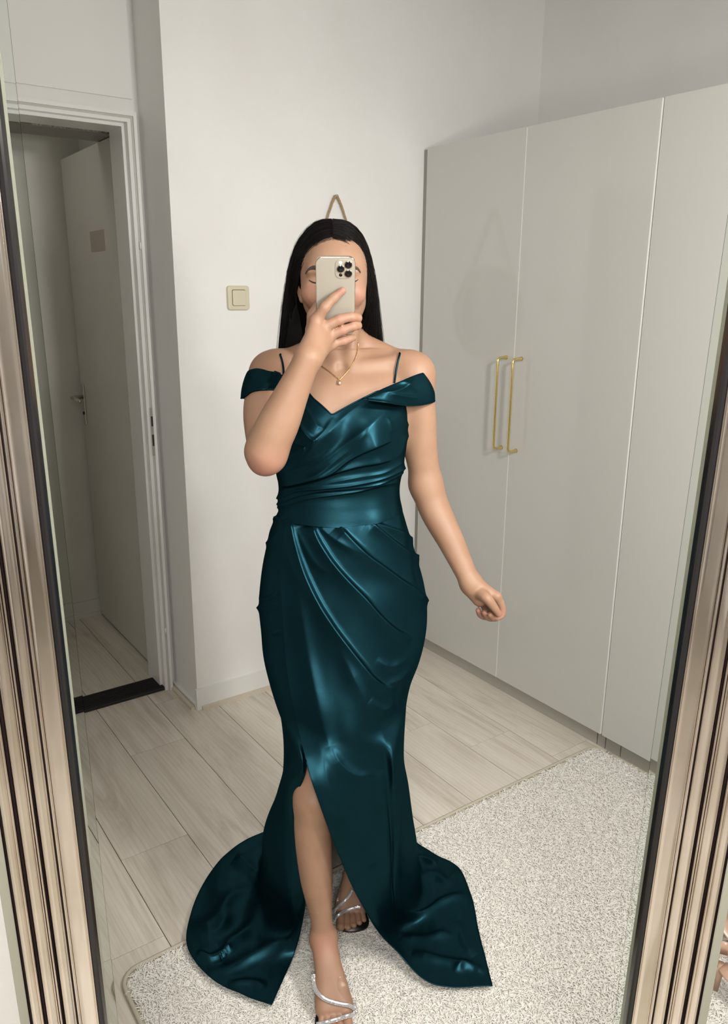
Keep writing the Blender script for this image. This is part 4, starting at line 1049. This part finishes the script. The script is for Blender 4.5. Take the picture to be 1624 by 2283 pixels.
# ---------------------------------------------------------------- phone
ph = empty('phone', PHC-PHU*.073, 'pale gold smartphone with three black camera lenses held in front of her face', 'phone')
def slab(name, w, h, r, d0, d1, mat, par, bev=.0006, cx=0., cy=0.):
    bm = bmesh.new(); pts = []
    for sx_, sy_, a0 in ((1, 1, 0), (-1, 1, 90), (-1, -1, 180), (1, -1, 270)):
        for k in range(9):
            a = math.radians(a0+90*k/8); pts.append((cx+sx_*(w/2-r)+r*math.cos(a), cy+sy_*(h/2-r)+r*math.sin(a)))
    lo_ = [bm.verts.new((PHC+PHR*a+PHU*b_+PHN*d0)) for a, b_ in pts]; hi_ = [bm.verts.new((PHC+PHR*a+PHU*b_+PHN*d1)) for a, b_ in pts]; n_ = len(pts)
    for i in range(n_): bm.faces.new((lo_[i], lo_[(i+1) % n_], hi_[(i+1) % n_], hi_[i]))
    f1 = bm.faces.new(hi_); f0 = bm.faces.new(lo_[::-1]); bmesh.ops.recalc_face_normals(bm, faces=bm.faces)
    bmesh.ops.bevel(bm, geom=list(f1.edges)+list(f0.edges), offset=bev, segments=3, profile=.6, affect='EDGES')
    me = bpy.data.meshes.new(name); bm.to_mesh(me); bm.free(); return link(name, me, mat, par, True)
M['ph_back'] = N('frosted_gold_glass', .38, (.40, .365, .305), .25).m
M['ph_rim'] = N('polished_gold_rim', .12, (.72, .62, .50), 1.).m
M['lens'] = N('black_lens_glass', .04, (.004, .004, .005)).m
slab('side_rim', .0715, .1467, .0125, -.0037, .0034, M['ph_rim'], ph, .0008)
bk = slab('back_glass', .0693, .1445, .0115, .0030, .0040, M['ph_back'], ph, .0003)
slab('screen', .0693, .1445, .0115, -.0040, -.0030, M['lens'], ph, .0003)
def loc2(px, py):
    q = PP(px, py, .0)-PHC; return q.dot(PHR), q.dot(PHU)
a_, b_ = loc2(767.5, 599.5)
plate = slab('camera_plate', .0315, .0345, .0095, .0038, .0050, M['ph_back'], ph, .0005, a_, b_)
def cyl(name, px, py, r, d0, d1, mat, par, dome=0.):
    c = PHC+PHR*loc2(px, py)[0]+PHU*loc2(px, py)[1]; vs, fs = tube([c+PHN*d0, c+PHN*(d1-.0004), c+PHN*d1], [r, r, r*.93], 28); return mesh(name, vs, fs, mat, par, True)
for x, y in ((777, 590), (760, 599), (777, 609.5)):
    cyl('lens_ring', x, y, .0074, .0048, .0062, M['ph_rim'], plate); cyl('lens', x, y, .0062, .0060, .0066, M['lens'], plate)
cyl('flash', 759, 585.5, .0032, .0048, .0053, N('flash_diffuser', .3, (.85, .82, .75)).m, plate)
cyl('depth_sensor', 760, 612.5, .0032, .0048, .0053, M['lens'], plate)

# ---------------------------------------------------------------- hair
def hairmat():
    m = N('black_hair', .38, (.006, .0048, .0045)); m.b.inputs['Specular IOR Level'].default_value = .20
    m.b.inputs['Anisotropic'].default_value = .6; return m.m
M['hair'] = hairmat()
def hair_side(s):
    if s < 0:
        c = [[P(741, 541, 1.602), P(712, 556, 1.603), P(684, 590, 1.618), P(670, 628, 1.648), P(662, 668, 1.684), P(668, 710, 1.700), P(676, 760, 1.705), P(672, 830, 1.715), [-.10, 1.76, 1.22]],
             [P(741, 520, 1.612), P(706, 534, 1.618), P(674, 574, 1.642), P(657, 622, 1.675), P(652, 672, 1.690), P(650, 720, 1.697), P(650, 775, 1.708), P(648, 840, 1.725), [-.13, 1.765, 1.22]],
             [P(741, 501, 1.635), P(706, 511, 1.645), P(671, 550, 1.668), P(652, 600, 1.685), P(641, 660, 1.695), P(634, 720, 1.703), P(628, 785, 1.716), P(624, 850, 1.74), [-.155, 1.77, 1.22]],
             [P(741, 492, 1.675), P(708, 500, 1.685), P(674, 536, 1.705), P(655, 590, 1.72), P(646, 660, 1.730), P(640, 720, 1.735), P(636, 790, 1.745), P(632, 860, 1.765), [-.15, 1.785, 1.22]],
             [[XH, 1.74, 1.622], [XH-.028, 1.748, 1.612], [XH-.052, 1.758, 1.575], [XH-.064, 1.765, 1.53], [XH-.070, 1.770, 1.47], [XH-.072, 1.772, 1.42], [XH-.074, 1.776, 1.36], [XH-.074, 1.782, 1.30], [XH-.07, 1.79, 1.22]],
             [[XH, 1.775, 1.57], [XH-.010, 1.777, 1.56], [XH-.020, 1.780, 1.54], [XH-.026, 1.782, 1.50], [XH-.030, 1.784, 1.46], [XH-.030, 1.786, 1.40], [XH-.030, 1.788, 1.34], [XH-.030, 1.79, 1.28], [XH-.03, 1.795, 1.22]]]
    else:
        c = [[P(741, 541, 1.602), P(768, 553, 1.602), P(796, 584, 1.614), P(811, 625, 1.636), P(815, 668, 1.655), P(811, 706, 1.672), P(803, 748, 1.695), P(812, 830, 1.72), [.02, 1.76, 1.22]],
             [P(741, 520, 1.612), P(772, 532, 1.617), P(803, 572, 1.638), P(820, 620, 1.660), P(826, 668, 1.675), P(827, 720, 1.688), P(822, 768, 1.705), P(830, 840, 1.73), [.04, 1.765, 1.22]],
             [P(741, 501, 1.635), P(776, 510, 1.643), P(808, 545, 1.664), P(825, 598, 1.682), P(835, 660, 1.693), P(841, 720, 1.703), P(846, 775, 1.716), P(848, 850, 1.74), [.062, 1.77, 1.22]],
             [P(741, 492, 1.675), P(775, 500, 1.685), P(804, 532, 1.705), P(822, 590, 1.72), P(832, 660, 1.730), P(838, 720, 1.735), P(842, 790, 1.745), P(842, 860, 1.765), [.06, 1.785, 1.22]],
             [[XH, 1.74, 1.622], [XH+.028, 1.748, 1.612], [XH+.052, 1.758, 1.575], [XH+.064, 1.765, 1.53], [XH+.070, 1.770, 1.47], [XH+.072, 1.772, 1.42], [XH+.074, 1.776, 1.36], [XH+.074, 1.782, 1.30], [XH+.07, 1.79, 1.22]],
             [[XH, 1.775, 1.57], [XH+.010, 1.777, 1.56], [XH+.020, 1.780, 1.54], [XH+.026, 1.782, 1.50], [XH+.030, 1.784, 1.46], [XH+.030, 1.786, 1.40], [XH+.030, 1.788, 1.34], [XH+.030, 1.79, 1.28], [XH+.03, 1.795, 1.22]]]
    return np.array([[np.asarray(q, float) for q in r] for r in c])
hs = []
for s in (-1, 1):
    c = hair_side(s); na, nl = 240, 90
    g = crt(np.arange(6), c, np.linspace(0, 5, na)); g = crt(np.arange(9), g.transpose(1, 0, 2), np.linspace(0, 8, nl)).transpose(1, 0, 2)
    n_ = normals_grid(g); out = g-np.array([XH, 1.69, 0]); out[..., 2] = np.where(g[..., 2] > 1.56, (g[..., 2]-1.54), 0); sg_ = np.sign((n_*out).sum(-1)); n_ *= sg_[..., None]
    r1 = np.interp(np.linspace(0, 1, na), np.linspace(0, 1, 90), np.random.default_rng(11+s).random(90))[:, None]
    r2 = np.random.default_rng(12+s).random((na, 1))
    env = np.clip(np.linspace(0, 8, nl)/1.5, 0, 1)[None]
    g2 = g+n_*((r1*.0035+r2*.0012)*env)[..., None]
    full = np.concatenate([g2, (g-n_*.006)[::-1]], 0)
    hs.append((full.reshape(-1, 3), grid_faces(2*na, nl), g2, n_))
hv = np.concatenate([hs[0][0], hs[1][0]]); hf = np.concatenate([hs[0][1], hs[1][1]+len(hs[0][0])])
M['hair_mass'] = N('black_hair_mass', .6, (.004, .0033, .003)).m; M['hair_mass'].node_tree.nodes['Principled BSDF'].inputs['Specular IOR Level'].default_value = .10
hair = npmesh('hair', hv, hf, M['hair_mass'], person); hair['label'] = 'long straight black hair with a centre parting'
# loose strands on top of the mass
sv, sf = [], []; k = 0
r = np.random.default_rng(4)
for full, _, g2, n_ in hs:
    na, nl = g2.shape[:2]
    for i in range(520):
        a = int(r.integers(0, int(na*.82))); off = r.random()*.0035+.0002; drift = (r.random()-.5)*.012; L0 = r.integers(0, 3)
        lift = r.random()**6*.010
        pth = []
        for q in range(L0, nl, 5):
            t = q/nl; b_ = min(na-1, max(0, a+int(drift*t*900))); pth.append(g2[b_, q]+n_[b_, q]*(off+lift*t))
        v_, f_ = tube(pth, .00035 if lift < .003 else .00018, 3, cap=False); sv += v_; sf += [tuple(x+k for x in f) for f in f_]; k += len(v_)
st_ = mesh('hair_strands', sv, sf, M['hair'], hair, True); st_['kind'] = 'stuff'
# eyebrows and lash lines
def brow(pts, h, name, mat, yoff=-.0015):
    c = cr(pts, 22); n_ = len(c); vs, fs = [], []
    for i, q in enumerate(c):
        t = i/(n_-1); hh = h*(math.sin(math.pi*min(1, .25+.75*(1-t)))**.7+.05) if name == 'eyebrow' else h*math.sin(math.pi*(.1+.8*t))
        for d, e in ((0, -hh), (-.0012, -hh*.6), (-.0016, 0), (-.0012, hh*.6), (0, hh)): vs.append(q+[0, d, e])
        vs.append(q+[0, .004, 0])
    for i in range(n_-1):
        for j in range(6): l_ = (j+1) % 6; fs.append((i*6+j, i*6+l_, i*6+6+l_, i*6+6+j))
    return mesh(name, vs, fs, mat, body, True)
M['brow'] = N('brow_hair', .8, (.05, .032, .025)).m
M['lash'] = N('lashes', .7, (.018, .012, .010)).m

hd = dict(Y0=1.5, Y1=1.66)
for pts in ([(681, 610), (688, 601), (698, 597), (710, 599), (724, 605)], [(805, 608), (799, 600), (790, 597), (776, 599), (758, 605)]):
    c = surfpath(pts, 22, .0006, **hd); n_ = len(c); vs, fs = [], []
    for i, q in enumerate(c):
        hh = .0043*min(1, .32+1.4*i/n_)*(1 if i < n_-2 else .8)
        for d, e in ((.002, -hh), (-.0004, -hh*.8), (-.0010, 0), (-.0004, hh*.8), (.002, hh)): vs.append(q+[0, d, e])
    for i in range(n_-1): fs += [(i*5+j, i*5+j+1, i*5+6+j, i*5+5+j) for j in range(4)]
    mesh('eyebrow', vs, fs, M['brow'], body, True)
for pts in ([(689, 624), (697, 629), (708, 631), (722, 628)], [(799, 623), (792, 628), (781, 631), (766, 628)]):
    c = surfpath(pts, 16, .0004, **hd)
    vs, fs = tube(c, [.0005+.0009*math.sin(math.pi*i/15) for i in range(16)], 5); mesh('eyelashes', vs, fs, M['lash'], body, True)
    pass

# ---------------------------------------------------------------- sandals
M['sole'] = N('black_sandal_sole', .35, (.010, .010, .011)).m
M['stonebed'] = N('rhinestone_bed', .28, (.62, .60, .60), .75).m
M['vinyl'] = N('clear_vinyl', .06, (.95, .93, .92), 0., Transmission_Weight=1., IOR=1.35, Alpha=.30).m
def gems(path, w_, n2, hw, name, par, step, rr=.0011, seed=1):
    r_ = np.random.default_rng(seed); Lc = np.r_[0, np.cumsum(np.linalg.norm(np.diff(path, axis=0), axis=1))]
    vs, fs = [], []
    ico = [np.array(q)/np.linalg.norm(q) for q in [(1, 1, .2), (-1, 1, .2), (-1, -1, .2), (1, -1, .2), (0, 0, 1.)]]
    fc = [(0, 1, 4), (1, 2, 4), (2, 3, 4), (3, 0, 4)]
    for t in np.arange(step/2, Lc[-1], step):
        i = min(len(path)-2, np.searchsorted(Lc, t)-1 if t > 0 else 0); i = max(i, 0); c = path[i]+(path[i+1]-path[i])*((t-Lc[i])/(Lc[i+1]-Lc[i]))
        tg = path[i+1]-path[i]; tg /= np.linalg.norm(tg)
        for o in np.linspace(-.72, .72, 3):
            k = len(vs); tl = r_.normal(0, .22, 3); N_ = n2[i]+tl; N_ /= np.linalg.norm(N_); a = np.cross(N_, tg); a /= np.linalg.norm(a); b_ = np.cross(N_, a)
            base_ = c+w_[i]*o*hw+n2[i]*.0012
            for q in ico: vs.append(base_+(a*q[0]+b_*q[1]+N_*q[2]*.9)*rr)
            fs += [tuple(x+k for x in f) for f in fc]
    o = mesh(name, vs, fs, M['crystal'], par); o['kind'] = 'stuff'; return o
def sole(ball, ank, heel, dr, w_, name, par):
    # thin footbed outline from heel to toes, following the arch, plus a slim heel
    toe = ball+dr*.058
    out = []
    prof_ = [(0, .014), (.08, .021), (.25, .023), (.45, .021), (.65, .030), (.78, .038), (.88, .038), (.96, .028), (1., .010)]
    hz = heel[2]-.014
    for t, hw in [(float(a), float(b_)) for a, b_ in crt([p_[0] for p_ in prof_], np.array(prof_), np.linspace(0, 1, 30))]:
        c = heel*(1-t)+toe*t; zz = np.interp(t, [0, .15, .45, .68, .8, 1], [hz, hz-.004, hz*.45+.010, .0165, .0150, .0165])
        out.append((np.array([c[0], c[1], zz]), max(hw, .006)))
    vs, fs = [], []
    for c, hw in out:
        for e, d in ((-1, 0), (1, 0), (1, -.0045), (-1, -.0045)): vs.append(c+w_*e*hw+[0, 0, d])
    for i in range(len(out)-1):
        for j in range(4): l_ = (j+1) % 4; fs.append((i*4+j, i*4+l_, i*4+4+l_, i*4+4+j))
    fs += [(0, 1, 2, 3)[::-1], tuple((len(out)-1)*4+k for k in range(4))]
    o = mesh(name, vs, fs, M['sole'], par, True)
    h0 = np.array([heel[0], heel[1]+.004, hz-.004]); h1 = np.array([heel[0], heel[1]+.012, .015])
    v_, f_ = tube([h0, h0*.6+h1*.4, h1], [.013, .007, .0055], 12); mesh('stiletto_heel', v_, f_, M['sole'], o, True)
    return o
s1 = sole(ballF, ankF, heelF, dirF, wF, 'sandal', person); s1['label'] = 'sparkling strappy sandal on the forward foot'
s2 = sole(ballR, ankR, heelR, dirR, wR, 'sandal', person); s2['label'] = 'sparkling strappy sandal on the foot behind'
fk = dict(Y0=1.25, Y1=1.47)
A1 = surfpath([(699, 2172), (700, 2190), (705, 2208), (714, 2219), (726, 2228), (742, 2234), (763, 2239), (779, 2242), (793, 2249)], 60, .002, 4, **fk)
A2 = surfpath([(796, 2254), (788, 2261), (769, 2267), (751, 2273), (730, 2279), (706, 2284)], 50, .003, 4, **fk)
for k_, A_ in enumerate((A1, A2)):
    o, w_, n2 = ribbon(A_, .0042, .0012, 'rhinestone_strap', M['stonebed'], s1); gems(A_, w_, n2, .0042, 'rhinestones', o, .0022, seed=k_)
fr_ = dict(Y0=1.48, Y1=1.75)
A3 = surfpath([(786, 1983), (779, 1997), (769, 2008), (757, 2019), (746, 2030), (741, 2038)], 40, .003, 4, **fr_)
A4 = surfpath([(806, 2021), (790, 2024), (770, 2031), (756, 2039), (746, 2049), (742, 2056)], 40, .003, 4, **fr_)
for k_, A_ in enumerate((A3, A4)):
    o, w_, n2 = ribbon(A_, .0038, .0012, 'rhinestone_strap', M['stonebed'], s2); gems(A_, w_, n2, .0038, 'rhinestones', o, .0022, seed=k_+5)
vq = surfpath([(764, 2176), (768, 2195), (776, 2215), (786, 2238)], 24, .0025, 3, **fk)
ribbon(vq+[-.006, 0, 0], .010, .0008, 'clear_strap', M['vinyl'], s1)
vq = surfpath([(757, 1978), (754, 1995), (751, 2014)], 20, .0025, 3, **fr_)
ribbon(vq, .010, .0008, 'clear_strap', M['vinyl'], s2)

# ---------------------------------------------------------------- things standing past the right side of the mirror
M['nude'] = N('nude_patent', .22, (.52, .34, .24)).m
M['box'] = N('grey_canvas', .8, (.17, .175, .20)).m
def sandal(origin, ang, label):
    o = np.array([origin[0], origin[1], 0.]); root = empty('heeled_sandal', (o[0], o[1], .016), label, 'sandal', None)
    dr = np.array([math.cos(ang), math.sin(ang), 0]); w_ = np.array([-dr[1], dr[0], 0])
    ball_ = o+dr*.055+[0, 0, .03]; heel_ = o-dr*.075+[0, 0, .105]
    f = sole(ball_, None, heel_, dr, w_, 'footbed', root); f.data.materials.clear(); f.data.materials.append(M['nude'])
    for c in f.children: c.data.materials.clear(); c.data.materials.append(M['nude'])
    for q, hh in ((.040, .040), (.072, .032)):
        c0 = o+dr*q; pth = np.array([c0+w_*.037*math.cos(t)+np.array([0, 0, .017+hh*math.sin(t)])+dr*.012*math.cos(t) for t in np.linspace(0, math.pi, 30)])
        b_, ww_, nn_ = ribbon(pth, .0045, .0012, 'rhinestone_strap', M['stonebed'], root, tuple(dr)); 
        tg_ = np.gradient(pth, axis=0); tg_ /= np.linalg.norm(tg_, axis=1)[:, None]; nn2 = np.cross(tg_, np.cross(np.array([0, 0, 1.]), tg_)+dr*.001)
        out_ = pth-(c0+[0, 0, .01]); out_ -= dr*(out_@dr)[:, None]; out_ /= np.linalg.norm(out_, axis=1)[:, None]
        gems(pth, np.broadcast_to(dr, pth.shape), out_, .0045, 'rhinestones', b_, .0024, seed=9)
    c0 = heel_+[0, 0, .0]
    lp = [c0+dr*(.028*math.cos(t)-.0)+w_*.030*math.sin(t)+np.array([0, 0, .035+.006*math.cos(t)]) for t in np.linspace(0, 2*math.pi, 40)[:-1]]
    vs, fs = tube(lp, .0028, 6, closed=True); mesh('ankle_strap', vs, fs, M['vinyl'], root, True)
    bk_ = [heel_+w_*.024*math.cos(t)-dr*.022*math.sin(t)+[0, 0, .0] for t in np.linspace(0, math.pi, 16)]
    vs = []; 
    for q in bk_: vs += [q-[0, 0, .004], q+[0, 0, .030]]
    fs = [(2*i, 2*i+2, 2*i+3, 2*i+1) for i in range(15)]; hc = mesh('heel_cup', vs, fs, M['nude'], root, True)
    md = hc.modifiers.new('s', 'SOLIDIFY'); md.thickness = .002
    return root
pa = PZ(1622, 2150, 0); sandal((pa[0]+.02, pa[1]+.03), math.radians(-62), 'nude sandal with rhinestone straps on the rug beyond the frame, the farther one')
pb_ = PZ(1618, 2262, 0); sandal((pb_[0]+.045, pb_[1]-.02), math.radians(-52), 'nude sandal with rhinestone straps at the lower right corner, the nearer one')
q0 = PZ(1640, 2075, 0)
bxr = empty('storage_box', (q0[0]+.14, q0[1]+.14, .012), 'grey canvas storage box standing behind the nude sandals', 'box')
def wbox(name, x0, x1, y0, y1, z0, z1, mat, par):
    v_ = [(x0, y0, z0), (x1, y0, z0), (x1, y1, z0), (x0, y1, z0), (x0, y0, z1), (x1, y0, z1), (x1, y1, z1), (x0, y1, z1)]
    o = mesh(name, v_, BF, mat, None, center=True); bm = bmesh.new(); bm.from_mesh(o.data); bmesh.ops.bevel(bm, geom=bm.edges[:], offset=.004, segments=2, profile=.5, affect='EDGES'); bm.to_mesh(o.data); bm.free(); setp(o, par); return o
x0_ = q0[0]-.035; y0_ = q0[1]+.02
wbox('body', x0_, x0_+.27, y0_, y0_+.24, .012, .27, M['box'], bxr); wbox('lid', x0_-.004, x0_+.274, y0_-.004, y0_+.244, .27, .31, M['box'], bxr)
